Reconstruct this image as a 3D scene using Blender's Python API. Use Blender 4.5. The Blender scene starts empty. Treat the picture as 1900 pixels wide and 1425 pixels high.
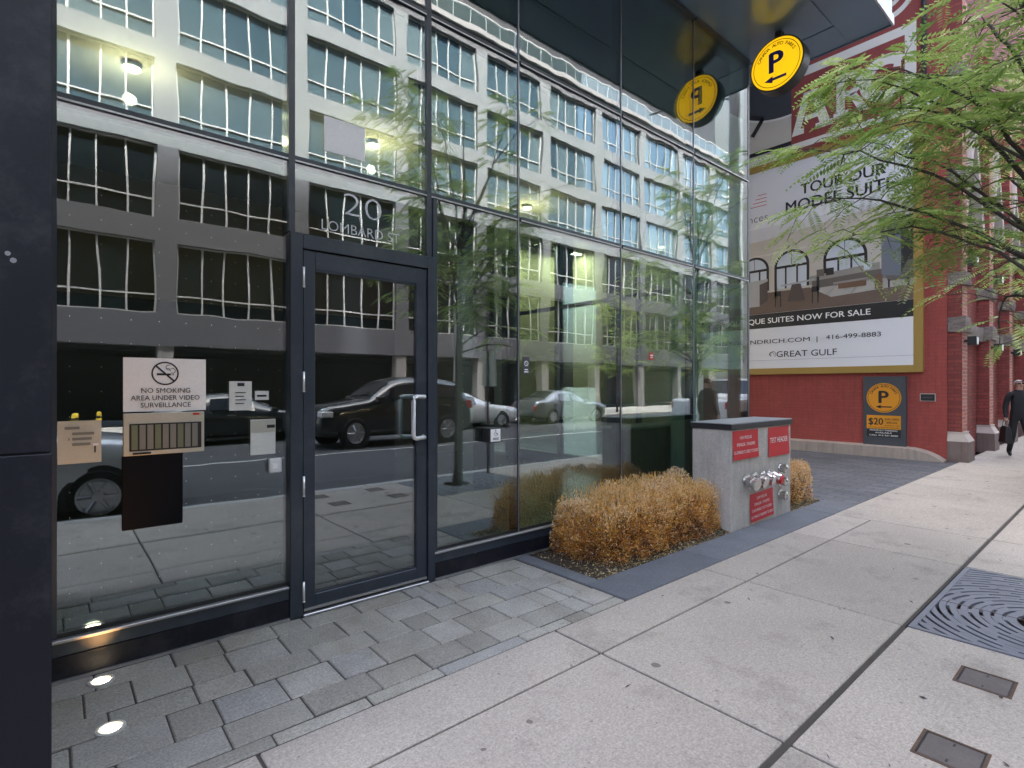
import bpy, math, random
import numpy as np
from mathutils import Vector, Matrix, noise as mnoise
R = math.radians
sc = bpy.context.scene

# ------------------------------------------------------------------ camera, sky, sun, exposure
cam_d = bpy.data.cameras.new('camera'); cam = bpy.data.objects.new('camera', cam_d)
sc.collection.objects.link(cam); sc.camera = cam
cam.location = (0, -3.6, 1.5); cam.rotation_euler = (R(90), 0, R(-40.5))
cam_d.sensor_width = 36; cam_d.lens = 36 * 1000 / 1900; cam_d.shift_y = 0.0018
cam_d.clip_start = 0.05; cam_d.clip_end = 2000

SUN_EL, SUN_ROT = 55, -6
w = bpy.data.worlds.new('World'); sc.world = w; w.use_nodes = True
nt = w.node_tree; bg = nt.nodes['Background']
sky = nt.nodes.new('ShaderNodeTexSky'); sky.sky_type = 'NISHITA'; sky.sun_disc = False
sky.sun_elevation = R(SUN_EL); sky.sun_rotation = R(SUN_ROT)
sky.air_density = .8; sky.dust_density = 9.0; sky.ozone_density = 1.0
nt.links.new(sky.outputs[0], bg.inputs[0]); bg.inputs[1].default_value = 0.15
sun_d = bpy.data.lights.new('sun', 'SUN'); sun_d.energy = 2.0; sun_d.angle = R(2); sun_d.color = (1, .975, .95)
sun = bpy.data.objects.new('sun', sun_d); sc.collection.objects.link(sun)
sdir = Vector((math.sin(R(SUN_ROT)) * math.cos(R(SUN_EL)), math.cos(R(SUN_ROT)) * math.cos(R(SUN_EL)), math.sin(R(SUN_EL))))
sun.rotation_euler = (-sdir).to_track_quat('-Z', 'Y').to_euler(); sun.location = (0, -10, 30)
vs = sc.view_settings
vs.view_transform = 'Standard'; vs.look = 'None'; vs.exposure = 3.6; vs.gamma = 1; vs.use_curve_mapping = False
sc.cycles.use_denoising = True; sc.cycles.max_bounces = 10; sc.cycles.glossy_bounces = 6
sc.cycles.transparent_max_bounces = 24; sc.cycles.caustics_reflective = False; sc.cycles.sample_clamp_indirect = 6

# ------------------------------------------------------------------ helpers
COL = sc.collection
MATS = {}
def new_mat(name):
    m = bpy.data.materials.new(name); m.use_nodes = True; MATS[name] = m
    return m, m.node_tree, m.node_tree.nodes['Principled BSDF']
def nd(t, typ, **kw):
    n = t.nodes.new(typ)
    for k, v in kw.items():
        if k in n.inputs: n.inputs[k].default_value = v
        else: setattr(n, k, v)
    return n
def mth(t, op, a, b=None, clamp=False):
    n = t.nodes.new('ShaderNodeMath'); n.operation = op; n.use_clamp = clamp
    for i, v in enumerate((a, b)):
        if v is None: continue
        if isinstance(v, (int, float)): n.inputs[i].default_value = v
        else: t.links.new(v, n.inputs[i])
    return n.outputs[0]
def world_pos(t): return t.nodes.new('ShaderNodeNewGeometry').outputs['Position']
def nz(t, pos, scale, detail=4, rough=.55, stretch=None):
    if stretch:
        mp = nd(t, 'ShaderNodeMapping'); mp.inputs['Scale'].default_value = stretch
        t.links.new(pos, mp.inputs['Vector']); pos = mp.outputs[0]
    n = nd(t, 'ShaderNodeTexNoise', Scale=scale, Detail=detail, Roughness=rough); t.links.new(pos, n.inputs['Vector'])
    return n.outputs['Fac']
def mulcol(t, col, fac):
    n = t.nodes.new('ShaderNodeVectorMath'); n.operation = 'SCALE'
    if isinstance(col, tuple): n.inputs[0].default_value = col
    else: t.links.new(col, n.inputs[0])
    t.links.new(fac, n.inputs['Scale']); return n.outputs[0]
def mixcol(t, fac, a, b):
    n = t.nodes.new('ShaderNodeMix'); n.data_type = 'RGBA'
    if isinstance(fac, (int, float)): n.inputs[0].default_value = fac
    else: t.links.new(fac, n.inputs[0])
    for i, v in ((6, a), (7, b)):
        if isinstance(v, tuple): n.inputs[i].default_value = (*v[:3], 1)
        else: t.links.new(v, n.inputs[i])
    return n.outputs[2]
def ramp(t, fac, stops):
    n = t.nodes.new('ShaderNodeValToRGB'); t.links.new(fac, n.inputs[0]); e = n.color_ramp.elements
    while len(e) < len(stops): e.new(.5)
    for k, (p, c) in enumerate(stops):
        e[k].position = p; e[k].color = (*((c,) * 3 if isinstance(c, (int, float)) else c), 1)
    return n.outputs[0]
def bumpit(t, b, h, strength, dist):
    n = nd(t, 'ShaderNodeBump', Strength=strength, Distance=dist); t.links.new(h, n.inputs['Height']); t.links.new(n.outputs[0], b.inputs['Normal'])
def pmat(name, col, rough=.6, metal=0., var=.12, vscale=3., fine=.08, fscale=90., bump=0., bscale=70., bdist=.002, rnd=0., coat=0., spec=.5, emit=None, roughvar=.0):
    m, t, b = new_mat(name)
    pos = world_pos(t)
    f = mth(t, 'ADD', mth(t, 'MULTIPLY', nz(t, pos, vscale), 2 * var), 1 - var)
    if fine:
        f2 = mth(t, 'ADD', mth(t, 'MULTIPLY', nz(t, pos, fscale, 2), 2 * fine), 1 - fine); f = mth(t, 'MULTIPLY', f, f2)
    if rnd:
        oi = t.nodes.new('ShaderNodeObjectInfo'); f = mth(t, 'MULTIPLY', f, mth(t, 'ADD', mth(t, 'MULTIPLY', oi.outputs['Random'], 2 * rnd), 1 - rnd))
    t.links.new(mulcol(t, tuple(col), f), b.inputs['Base Color'])
    b.inputs['Roughness'].default_value = rough; b.inputs['Metallic'].default_value = metal
    b.inputs['Coat Weight'].default_value = coat; b.inputs['Coat Roughness'].default_value = .06
    b.inputs['Specular IOR Level'].default_value = spec
    if roughvar: t.links.new(mth(t, 'ADD', mth(t, 'MULTIPLY', nz(t, pos, vscale * 3), 2 * roughvar), rough - roughvar, True), b.inputs['Roughness'])
    if bump: bumpit(t, b, nz(t, pos, bscale, 3), bump, bdist)
    if emit: b.inputs['Emission Color'].default_value = (*col, 1); b.inputs['Emission Strength'].default_value = emit
    return m

class MB:
    def __init__(s): s.V = []; s.F = []; s.I = []
    def add(s, v, f, m=0):
        o = len(s.V); s.V += [tuple(p) for p in v]; s.F += [tuple(i + o for i in q) for q in f]; s.I += [m] * len(f); return s
    def box(s, x0, x1, y0, y1, z0, z1, m=0):
        return s.add([(x0, y0, z0), (x1, y0, z0), (x1, y1, z0), (x0, y1, z0), (x0, y0, z1), (x1, y0, z1), (x1, y1, z1), (x0, y1, z1)],
                     [(3, 2, 1, 0), (4, 5, 6, 7), (0, 1, 5, 4), (1, 2, 6, 5), (2, 3, 7, 6), (3, 0, 4, 7)], m)
    def tube(s, pts, rad, n=8, m=0, cap=True):
        pts = [Vector(p) for p in pts]; rad = rad if isinstance(rad, (list, tuple)) else [rad] * len(pts)
        vs, fs = [], []
        ref = Vector((0, 0, 1))
        for i, p in enumerate(pts):
            d = (pts[min(i + 1, len(pts) - 1)] - pts[max(i - 1, 0)]).normalized()
            a = d.cross(ref)
            if a.length < .05: a = d.cross(Vector((1, 0, 0)))
            a.normalize(); b = a.cross(d)
            for k in range(n):
                q = 2 * math.pi * k / n; vs.append(p + (a * math.cos(q) + b * math.sin(q)) * rad[i])
        for i in range(len(pts) - 1):
            for k in range(n):
                fs.append((i * n + k, i * n + (k + 1) % n, (i + 1) * n + (k + 1) % n, (i + 1) * n + k))
        if cap: fs += [tuple(range(n))[::-1], tuple(range((len(pts) - 1) * n, len(pts) * n))]
        return s.add(vs, fs, m)
    def lathe(s, c, axis, prof, n=20, m=0):
        # prof: list of (distance along axis, radius)
        c = Vector(c); axis = Vector(axis).normalized(); a = axis.orthogonal().normalized(); b = axis.cross(a)
        vs = [c + axis * d + (a * math.cos(2 * math.pi * k / n) + b * math.sin(2 * math.pi * k / n)) * r for d, r in prof for k in range(n)]
        fs = [(i * n + k, i * n + (k + 1) % n, (i + 1) * n + (k + 1) % n, (i + 1) * n + k) for i in range(len(prof) - 1) for k in range(n)]
        fs += [tuple(range(n))[::-1], tuple(range((len(prof) - 1) * n, len(prof) * n))]
        return s.add(vs, fs, m)
    def prism(s, poly, fr, d0, d1, m=0):
        # fr(u, v, d) -> point
        n = len(poly); vs = [fr(u, v, d0) for u, v in poly] + [fr(u, v, d1) for u, v in poly]
        return s.add(vs, [tuple(range(n))[::-1], tuple(range(n, 2 * n))] + [(i, (i + 1) % n, n + (i + 1) % n, n + i) for i in range(n)], m)
    def mesh(s, name, mats, smooth=False):
        me = bpy.data.meshes.new(name); me.from_pydata(s.V, [], s.F)
        for mm in (mats if isinstance(mats, (list, tuple)) else [mats]): me.materials.append(MATS[mm])
        if any(s.I): me.polygons.foreach_set('material_index', s.I)
        if smooth: me.polygons.foreach_set('use_smooth', [True] * len(s.F))
        me.update(); return me
    def build(s, name, mats, parent=None, bevel=0, smooth=False, local=False, kind=None, segs=1):
        o = bpy.data.objects.new(name, s.mesh(name, mats, smooth)); COL.objects.link(o)
        if parent:
            o.parent = parent
            if not local: o.matrix_parent_inverse = parent['_inv'] if False else Matrix.Translation(-Vector(parent.location)) if parent.type == 'EMPTY' else Matrix()
        if bevel:
            bv = o.modifiers.new('bevel', 'BEVEL'); bv.width = bevel; bv.segments = segs; bv.limit_method = 'ANGLE'; bv.angle_limit = R(40)
        if kind: o['kind'] = kind
        return o
def tag(o, label, cat, group=None):
    o['label'] = label; o['category'] = cat
    if group: o['group'] = group
    return o
def thing(name, label, cat, loc=(0, 0, 0), rz=0, group=None):
    o = bpy.data.objects.new(name, None); COL.objects.link(o); o.location = loc; o.rotation_euler = (0, 0, rz)
    o.empty_display_size = .2
    return tag(o, label, cat, group)
def struct(o): o['kind'] = 'structure'; return o
def copy_tree(o, parent=None):
    c = o.copy(); COL.objects.link(c); c.parent = parent
    for ch in list(o.children): copy_tree(ch, c)
    return c
def B(name, mat, parent, x0, x1, y0, y1, z0, z1, bevel=0):
    return MB().box(x0, x1, y0, y1, z0, z1).build(name, mat, parent, bevel)

# text glyphs as flat meshes
_tc = {}
def glyphs(s, bold=0.):
    if (s, bold) in _tc: return _tc[(s, bold)]
    c = bpy.data.curves.new('t', 'FONT'); c.body = s; c.size = 1; c.offset = bold; c.resolution_u = 3; c.fill_mode = 'FRONT'
    o = bpy.data.objects.new('t', c); COL.objects.link(o); dg = bpy.context.evaluated_depsgraph_get(); dg.update()
    me = bpy.data.meshes.new_from_object(o.evaluated_get(dg))
    v = [(p.co.x, p.co.y) for p in me.vertices]; f = [tuple(p.vertices) for p in me.polygons]
    bpy.data.objects.remove(o); bpy.data.meshes.remove(me); bpy.data.curves.remove(c)
    _tc[(s, bold)] = (v, f); return v, f
class Decal:
    """flat print on a plane: o origin, u right, v up, n out"""
    def __init__(s, o, u, v): s.o = Vector(o); s.u = Vector(u).normalized(); s.v = Vector(v).normalized(); s.n = s.u.cross(s.v); s.mb = MB(); s.k = 0; s.mats = []
    def p(s, a, b, d): return s.o + s.u * a + s.v * b + s.n * d
    def mi(s, m):
        if m not in s.mats: s.mats.append(m)
        return s.mats.index(m)
    def poly(s, pts, m, layer=1): s.mb.add([s.p(a, b, layer * .0015) for a, b in pts], [tuple(range(len(pts)))], s.mi(m)); return s
    def rect(s, a0, a1, b0, b1, m, layer=1): return s.poly([(a0, b0), (a1, b0), (a1, b1), (a0, b1)], m, layer)
    def disc(s, a, b, r, m, layer=1, n=40): return s.poly([(a + r * math.cos(2 * math.pi * k / n), b + r * math.sin(2 * math.pi * k / n)) for k in range(n)], m, layer)
    def arc(s, a, b, r0, r1, m, t0=0, t1=360, layer=1, n=48, sx=1):
        pts = [R(t0 + (t1 - t0) * k / n) for k in range(n + 1)]
        vs = [s.p(a + sx * r * math.cos(q), b + r * math.sin(q), layer * .0015) for q in pts for r in (r0, r1)]
        s.mb.add(vs, [(2 * k, 2 * k + 1, 2 * k + 3, 2 * k + 2) for k in range(n)], s.mi(m)); return s
    def line(s, a0, b0, a1, b1, w, m, layer=1):
        d = Vector((a1 - a0, b1 - b0)).normalized() * (w / 2); q = Vector((-d.y, d.x))
        return s.poly([(a0 - q.x, b0 - q.y), (a1 - q.x, b1 - q.y), (a1 + q.x, b1 + q.y), (a0 + q.x, b0 + q.y)], m, layer)
    def text(s, txt, a, b, wid, hgt, m, bold=0., align='c', layer=2, tf=None):
        v, f = glyphs(txt, min(bold, 0))
        if not v: return s
        if bold > 0:
            for q, e in ((-.6, .12), (.6, .24), (0, .36)): s.text(txt, a + q * bold * hgt / .73, b + (.5 if q == 0 else -.2) * bold * hgt, wid and wid - 1.2 * bold * hgt / .73, hgt, m, 0, align, layer + e, tf)
            return s
        xs = [q[0] for q in v]; x0, x1 = min(xs), max(xs); cap = .73
        sy = hgt / cap; sx = wid / (x1 - x0) if wid else sy
        W = (x1 - x0) * sx; off = {'c': -W / 2, 'l': 0, 'r': -W}[align]
        pts = [(a + off + (x - x0) * sx, b + y * sy) for x, y in v]
        if tf: pts = [tf(*q) for q in pts]
        s.mb.add([s.p(x, y, layer * .0015) for x, y in pts], f, s.mi(m)); return s
    def ringtext(s, txt, a, b, r, size, a0, a1, m, bold=.02, layer=2):
        for i, ch in enumerate(txt):
            if ch == ' ': continue
            th = R(a0 + (a1 - a0) * (i + .5) / len(txt)); v, f = glyphs(ch, bold); xs = [q[0] for q in v]; cx = (min(xs) + max(xs)) / 2
            sc_ = size / .73; rot = th - math.pi / 2
            pts = [((x - cx) * sc_, y * sc_ + r) for x, y in v]
            s.mb.add([s.p(a + x * math.cos(rot) - y * math.sin(rot), b + x * math.sin(rot) + y * math.cos(rot), layer * .0015) for x, y in pts], f, s.mi(m))
        return s
    def build(s, name, parent, local=False):
        return s.mb.build(name, s.mats, parent, local=local)

# ------------------------------------------------------------------ materials
def glass_mat(name, tint, r0, wob=1., power=5.):
    m, t, b = new_mat(name); t.nodes.remove(b); out = t.nodes['Material Output']
    lw = nd(t, 'ShaderNodeLayerWeight', Blend=.5); f5 = mth(t, 'POWER', lw.outputs['Facing'], power)
    fac = mth(t, 'ADD', mth(t, 'MULTIPLY', f5, 1 - r0), r0, True)
    g = nd(t, 'ShaderNodeBsdfGlossy', Roughness=0.0); g.inputs['Color'].default_value = (.95, .975, 1, 1)
    tr = nd(t, 'ShaderNodeBsdfTransparent'); tr.inputs['Color'].default_value = (*tint, 1)
    if wob:
        pos = world_pos(t)
        oi = t.nodes.new('ShaderNodeObjectInfo'); va = t.nodes.new('ShaderNodeVectorMath'); va.operation = 'ADD'
        mp = nd(t, 'ShaderNodeCombineXYZ'); t.links.new(mth(t, 'MULTIPLY', oi.outputs['Random'], 37.), mp.inputs[2])
        t.links.new(pos, va.inputs[0]); t.links.new(mp.outputs[0], va.inputs[1])
        h = nz(t, va.outputs[0], 1.6, 2, .5, (1.0, 1.0, .55))
        bp = nd(t, 'ShaderNodeBump', Strength=1., Distance=.0022 * wob); t.links.new(h, bp.inputs['Height']); t.links.new(bp.outputs[0], g.inputs['Normal'])
    mx = t.nodes.new('ShaderNodeMixShader'); t.links.new(fac, mx.inputs[0]); t.links.new(tr.outputs[0], mx.inputs[1]); t.links.new(g.outputs[0], mx.inputs[2])
    t.links.new(mx.outputs[0], out.inputs[0]); return m
glass_mat('facade_glass', (.64, .77, .74), .24, .8)
glass_mat('door_glass', (.62, .72, .73), .24, .5)
glass_mat('railing_glass', (.8, .9, .88), .08, 0)
glass_mat('return_glass', (.82, .92, .89), .10, .5)
pmat('frame_metal', (.022, .032, .046), .38, .0, .1, 3, .05, coat=.15, spec=.6, roughvar=.08)
pmat('black_panel', (.008, .009, .014), .5, 0, .25, 2.5, .15, 140, bump=.02, spec=.28, roughvar=.12)
pmat('soffit_panel', (.20, .285, .385), .22, .35, .15, .8, .04, spec=.6, roughvar=.05)
pmat('soffit_trim', (.55, .56, .57), .4, .6)
pmat('aluminium', (.50, .50, .50), .35, .85, .08)
pmat('sill_metal', (.36, .36, .355), .42, .7, .1)
pmat('jet_black', (.003, .0035, .0055), .6, spec=.12)
pmat('silicone', (.012, .013, .014), .5)
pmat('brushed_steel', (.80, .80, .79), .38, .55, .04)
pmat('chrome', (.62, .61, .59), .2, 1., .18, 30)
pmat('black_plastic', (.014, .014, .015), .4)
pmat('white_paint', (.78, .78, .76), .5, 0, .04)
pmat('white_vinyl', (.62, .64, .64), .5, 0, .02)
pmat('black_ink', (.012, .012, .014), .55, 0, .05)
pmat('sign_white', (.90, .90, .87), .45, 0, .04, 6)
pmat('paper', (.72, .72, .66), .7, 0, .06)
pmat('cream_plate', (.50, .49, .40), .5, 0, .12, 8)
pmat('strip_grey', (.20, .20, .17), .6); pmat('strip_olive', (.15, .17, .10), .6)
pmat('red_sign', (.52, .012, .018), .45, 0, .08, 4, .03)
pmat('yellow_sign', (.83, .46, .005), .32, 0, .03, coat=.3, emit=.10)
pmat('orange_sign', (.72, .29, .012), .5, 0, .06)
pmat('blue_ink', (.018, .016, .22), .4)
pmat('gold_frame', (.35, .225, .05), .55, 0, .06, 2)
pmat('board_white', (.76, .77, .79), .55, 0, .03, 1)
pmat('board_black', (.016, .016, .017), .5, 0, .1)
pmat('panel_grey', (.055, .060, .070), .6, 0, .1, 4)
pmat('lobby_wall', (.22, .19, .16), .8, 0, .10, .8)
pmat('lobby_warm', (.60, .42, .14), .7, 0, .2, 2, .1, 30)
pmat('lobby_ceiling', (.62, .58, .52), .85, 0, .03)
pmat('lobby_floor', (.055, .055, .055), .25, 0, .15, 1.2, .05)
pmat('lobby_dark', (.03, .035, .035), .4, 0, .1)
pmat('mint_wall', (.42, .60, .52), .5, 0, .06, 2)
pmat('lamp_lens', (1., .80, .45), .4, emit=2.2)
pmat('ground_lens', (1., .78, .50), .4, emit=2.2)
pmat('soil', (.05, .036, .024), .95, 0, .4, 30, .3, 120, bump=.6, bscale=90, bdist=.02)
pmat('asphalt', (.050, .050, .054), .85, 0, .18, 1.2, .25, 160, bump=.4, bscale=220, bdist=.004)
pmat('road_paint', (.62, .62, .58), .7, 0, .2, 10, .2)
pmat('kerb_stone', (.44, .43, .40), .8, 0, .15, 4, .12, 120, bump=.2)
pmat('ground_far', (.22, .21, .20), .9, 0, .2, .5)
pmat('grout', (.062, .054, .045), .95, 0, .35, 10, .3)
pmat('iron', (.21, .215, .235), .6, .3, .2, 5, .12, 150, bump=.15, bscale=160, bdist=.001)
pmat('iron_dark', (.15, .13, .12), .65, .4, .25, 12, .2, 140, bump=.3, bscale=120)
pmat('rusty_iron', (.12, .075, .05), .85, .2, .4, 30, .3)
pmat('post_concrete', (.47, .445, .40), .85, 0, .22, 4, .30, 60, bump=.3, bscale=90)
pmat('cap_stone', (.32, .325, .32), .5, 0, .15, 7, .1)
pmat('cap_black', (.016, .016, .018), .45)
pmat('rough_stone', (.235, .195, .175), .9, 0, .35, 9, .25, 60, bump=1., bscale=22, bdist=.05)
pmat('plinth_stone', (.40, .34, .29), .8, 0, .25, 2.5, .1, bump=.2)
pmat('base_stone', (.20, .15, .135), .85, 0, .3, 3, .15, bump=.3)
pmat('base_stone_pale', (.52, .45, .40), .8, 0, .15, 6, .1, bump=.3)
pmat('mural_white', (.74, .72, .66), .7, 0, .06, 3)
pmat('mural_cream', (.58, .54, .46), .75, 0, .06, 1.5)
pmat('mural_dark', (.040, .045, .052), .7, 0, .08, 2)
pmat('mural_red', (.27, .055, .048), .75, 0, .08, 2)
pmat('pole_concrete', (.26, .25, .235), .85, 0, .12, 3, .1, bump=.2)
pmat('galvanised', (.40, .41, .42), .5, .7, .1)
pmat('bark', (.060, .048, .040), .9, 0, .35, 18, .25, 90, bump=.8, bscale=50, bdist=.01)
pmat('twig', (.085, .065, .05), .85, 0, .3, 30)
pmat('office_wall_shaded', (.070, .070, .082), .7, 0, .08, .6, .05)  # lower office floors: wall colour darkened to stand in for shade
pmat('office_wall', (.150, .158, .168), .8, 0, .06, .5, .04)
pmat('office_cornice', (.20, .19, .19), .7, 0, .06)
pmat('office_dark', (.018, .019, .022), .5, 0, .2, 1)
pmat('office_frame', (.40, .40, .40), .5, 0, .05)
pmat('upper_wall', (.10, .12, .15), .4, .2, .1)
pmat('tyre', (.014, .014, .014), .8)
pmat('rim', (.45, .45, .46), .3, .9)
pmat('car_glass', (.012, .015, .018), .04, 0, .02, fine=0, spec=.9)
pmat('headlight', (.75, .75, .74), .1, .1, .02, coat=1.)
pmat('taillight', (.45, .012, .012), .2, 0, .02, coat=1.)
for nm, c, me in (('paint_silver', (.68, .70, .73), .2), ('paint_black', (.012, .013, .017), .2), ('paint_charcoal', (.014, .014, .016), .1), ('paint_grey', (.20, .21, .23), .7), ('paint_white', (.72, .72, .72), 0.)):
    pmat(nm, c, .28, me, .02, fine=0, coat=1.)
pmat('skin', (.50, .30, .22), .55, 0, .06, 20)
pmat('hair_white', (.55, .54, .52), .8, 0, .15, 60)
pmat('hair_brown', (.13, .055, .025), .8, 0, .2, 60)
pmat('cloth_dark', (.016, .017, .020), .85, 0, .2, 12, bump=.2, bscale=14, bdist=.02)
pmat('cloth_brown', (.075, .052, .042), .85, 0, .2, 12, bump=.2, bscale=14, bdist=.02)
pmat('leather_black', (.010, .010, .011), .45, 0, .1)
pmat('bollard_yellow', (.62, .44, .03), .6, 0, .1)
def mat_pane(name, cols, metal, spec=.5):
    m, t, b = new_mat(name); pos = world_pos(t); oi = t.nodes.new('ShaderNodeObjectInfo')
    c = ramp(t, oi.outputs['Random'], [(0, cols[0]), (.5, cols[1]), (1, cols[2])])
    t.links.new(c, b.inputs['Base Color']); b.inputs['Metallic'].default_value = metal; b.inputs['Specular IOR Level'].default_value = spec; b.inputs['Roughness'].default_value = .03
    bumpit(t, b, nz(t, pos, 1.1, 1), .6, .004)
mat_pane('office_pane', ((.07, .13, .18), (.13, .205, .25), (.21, .29, .32)), .6)
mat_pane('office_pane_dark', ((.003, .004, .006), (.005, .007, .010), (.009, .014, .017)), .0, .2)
def mat_specks(name, amount):
    m = MATS[name]; t = m.node_tree; b = t.nodes['Principled BSDF']; pos = world_pos(t)
    v = nd(t, 'ShaderNodeTexVoronoi', Scale=16.); t.links.new(pos, v.inputs['Vector'])
    sz = mth(t, 'MULTIPLY', mth(t, 'SUBTRACT', nz(t, v.outputs['Position'], 11., 0), .60, True), .5)
    sp = mth(t, 'MULTIPLY', mth(t, 'LESS_THAN', mth(t, 'ADD', v.outputs['Distance'], mth(t, 'MULTIPLY', nz(t, pos, 150, 2), .03)), sz), amount)
    dust = mth(t, 'MULTIPLY', ramp(t, nz(t, pos, 3.5, 7, .75), [(.50, 0.), (.85, 1.)]), .10)
    src = b.inputs['Base Color'].links[0].from_socket
    t.links.new(mixcol(t, mth(t, 'ADD', sp, dust, True), src, (.42, .42, .42)), b.inputs['Base Color'])
def mat_streaks(name, col, amt):
    t = MATS[name].node_tree; b = t.nodes['Principled BSDF']; pos = world_pos(t)
    k = mth(t, 'MULTIPLY', ramp(t, nz(t, pos, 5, 6, .7, (3., 3., .35)), [(.45, 0.), (.75, 1.)]), amt)
    t.links.new(mixcol(t, k, b.inputs['Base Color'].links[0].from_socket, col), b.inputs['Base Color'])
mat_streaks('post_concrete', (.24, .22, .19), .5); mat_streaks('base_stone', (.10, .07, .06), .6); mat_streaks('plinth_stone', (.20, .15, .12), .6)
mat_specks('black_panel', .6); mat_specks('frame_metal', .25); mat_specks('soffit_panel', .1)
def mat_concrete(name, col, streak=0.):
    m, t, b = new_mat(name); pos = world_pos(t); oi = t.nodes.new('ShaderNodeObjectInfo')
    f = mth(t, 'ADD', mth(t, 'MULTIPLY', nz(t, pos, 1.3, 5, .6), .34), .83)
    f = mth(t, 'MULTIPLY', f, mth(t, 'ADD', mth(t, 'MULTIPLY', nz(t, pos, 85, 4, .8), 1.7), .15))
    f = mth(t, 'MULTIPLY', f, mth(t, 'ADD', mth(t, 'MULTIPLY', nz(t, pos, 38, 3, .6), .5), .75))
    f = mth(t, 'MULTIPLY', f, mth(t, 'ADD', mth(t, 'MULTIPLY', oi.outputs['Random'], .16), .92))
    f = mth(t, 'MULTIPLY', f, ramp(t, nz(t, pos, 1.7, 8, .74), [(.28, .66), (.46, 1.), (.58, 1.), (.74, .74)]))
    if streak:
        f = mth(t, 'MULTIPLY', f, mth(t, 'ADD', mth(t, 'MULTIPLY', nz(t, pos, 6, 3, .6, (1.0, 6., 1.)), streak), 1 - streak / 2))
    c = mulcol(t, tuple(col), f)
    tint = nz(t, pos, .7, 3); c = mixcol(t, mth(t, 'MULTIPLY', tint, .30), c, mulcol(t, (col[0] * 1.04, col[1] * .96, col[2] * .86), f))
    v = nd(t, 'ShaderNodeTexVoronoi', Scale=5.2); v.inputs['Randomness'].default_value = 1; t.links.new(pos, v.inputs['Vector'])
    wd = nz(t, pos, 60, 2)
    sz = mth(t, 'MULTIPLY', mth(t, 'SUBTRACT', nz(t, v.outputs['Position'], 7.7, 0), .45, True), .50)
    spot = mth(t, 'LESS_THAN', mth(t, 'ADD', v.outputs['Distance'], mth(t, 'MULTIPLY', mth(t, 'SUBTRACT', wd, .5), .05)), sz)
    c = mixcol(t, mth(t, 'MULTIPLY', spot, .72), c, (.10, .09, .085))
    v2 = nd(t, 'ShaderNodeTexVoronoi', Scale=26.); t.links.new(pos, v2.inputs['Vector'])
    sz2 = mth(t, 'MULTIPLY', mth(t, 'SUBTRACT', nz(t, v2.outputs['Position'], 9., 0), .56, True), .9)
    sp2 = mth(t, 'LESS_THAN', v2.outputs['Distance'], sz2); c = mixcol(t, mth(t, 'MULTIPLY', sp2, .5), c, (.12, .10, .09))
    t.links.new(c, b.inputs['Base Color']); b.inputs['Roughness'].default_value = .85; b.inputs['Specular IOR Level'].default_value = .3
    bumpit(t, b, nz(t, pos, 140, 3, .7), .35, .003)
mat_concrete('sidewalk_concrete', (.395, .358, .308))
mat_concrete('apron_concrete', (.405, .368, .318), .35)
def mat_paver(name, stops, stain=True):
    m, t, b = new_mat(name); pos = world_pos(t); oi = t.nodes.new('ShaderNodeObjectInfo')
    c = ramp(t, oi.outputs['Random'], stops)
    f = mth(t, 'MULTIPLY', mth(t, 'ADD', mth(t, 'MULTIPLY', nz(t, pos, 4, 4), .5), .75), mth(t, 'ADD', mth(t, 'MULTIPLY', nz(t, pos, 90, 4, .8), 2.0), .0))
    c = mulcol(t, c, f)
    if stain: c = mixcol(t, mth(t, 'MULTIPLY', ramp(t, nz(t, pos, 1.9, 4, .6), [(.48, 0.), (.68, 1.)]), .35), c, mulcol(t, (.17, .14, .10), f))
    t.links.new(c, b.inputs['Base Color']); b.inputs['Roughness'].default_value = .82; b.inputs['Specular IOR Level'].default_value = .3
    bumpit(t, b, nz(t, pos, 90, 4, .7), .5, .004)
mat_paver('paver_stone', [(0, (.24, .228, .195)), (.15, (.33, .318, .27)), (.4, (.37, .358, .305)), (.6, (.29, .28, .24)), (.75, (.385, .37, .32)), (.9, (.31, .305, .28)), (1, (.40, .38, .325))])
mat_paver('border_stone', [(0, (.125, .134, .146)), (1, (.155, .165, .176))], False)
def mat_setts():
    m, t, b = new_mat('driveway_setts'); pos = world_pos(t)
    mp = nd(t, 'ShaderNodeMapping'); t.links.new(pos, mp.inputs[0]); mp.inputs['Rotation'].default_value = (0, 0, R(90))
    br = nd(t, 'ShaderNodeTexBrick', Scale=1.); br.inputs['Brick Width'].default_value = .30; br.inputs['Row Height'].default_value = .15; br.inputs['Mortar Size'].default_value = .007
    br.inputs['Color1'].default_value = (.082, .088, .098, 1); br.inputs['Color2'].default_value = (.125, .13, .14, 1); br.inputs['Mortar'].default_value = (.05, .05, .05, 1)
    t.links.new(mp.outputs[0], br.inputs[0])
    f = mth(t, 'ADD', mth(t, 'MULTIPLY', nz(t, pos, 1.1, 5, .65), .7), .65)
    f = mth(t, 'MULTIPLY', f, mth(t, 'ADD', mth(t, 'MULTIPLY', nz(t, pos, 60, 2), .4), .8))
    t.links.new(mulcol(t, br.outputs[0], f), b.inputs['Base Color']); b.inputs['Roughness'].default_value = .75
    bumpit(t, b, mth(t, 'MULTIPLY', br.outputs['Fac'], -1), .5, .01)
mat_setts()
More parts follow.
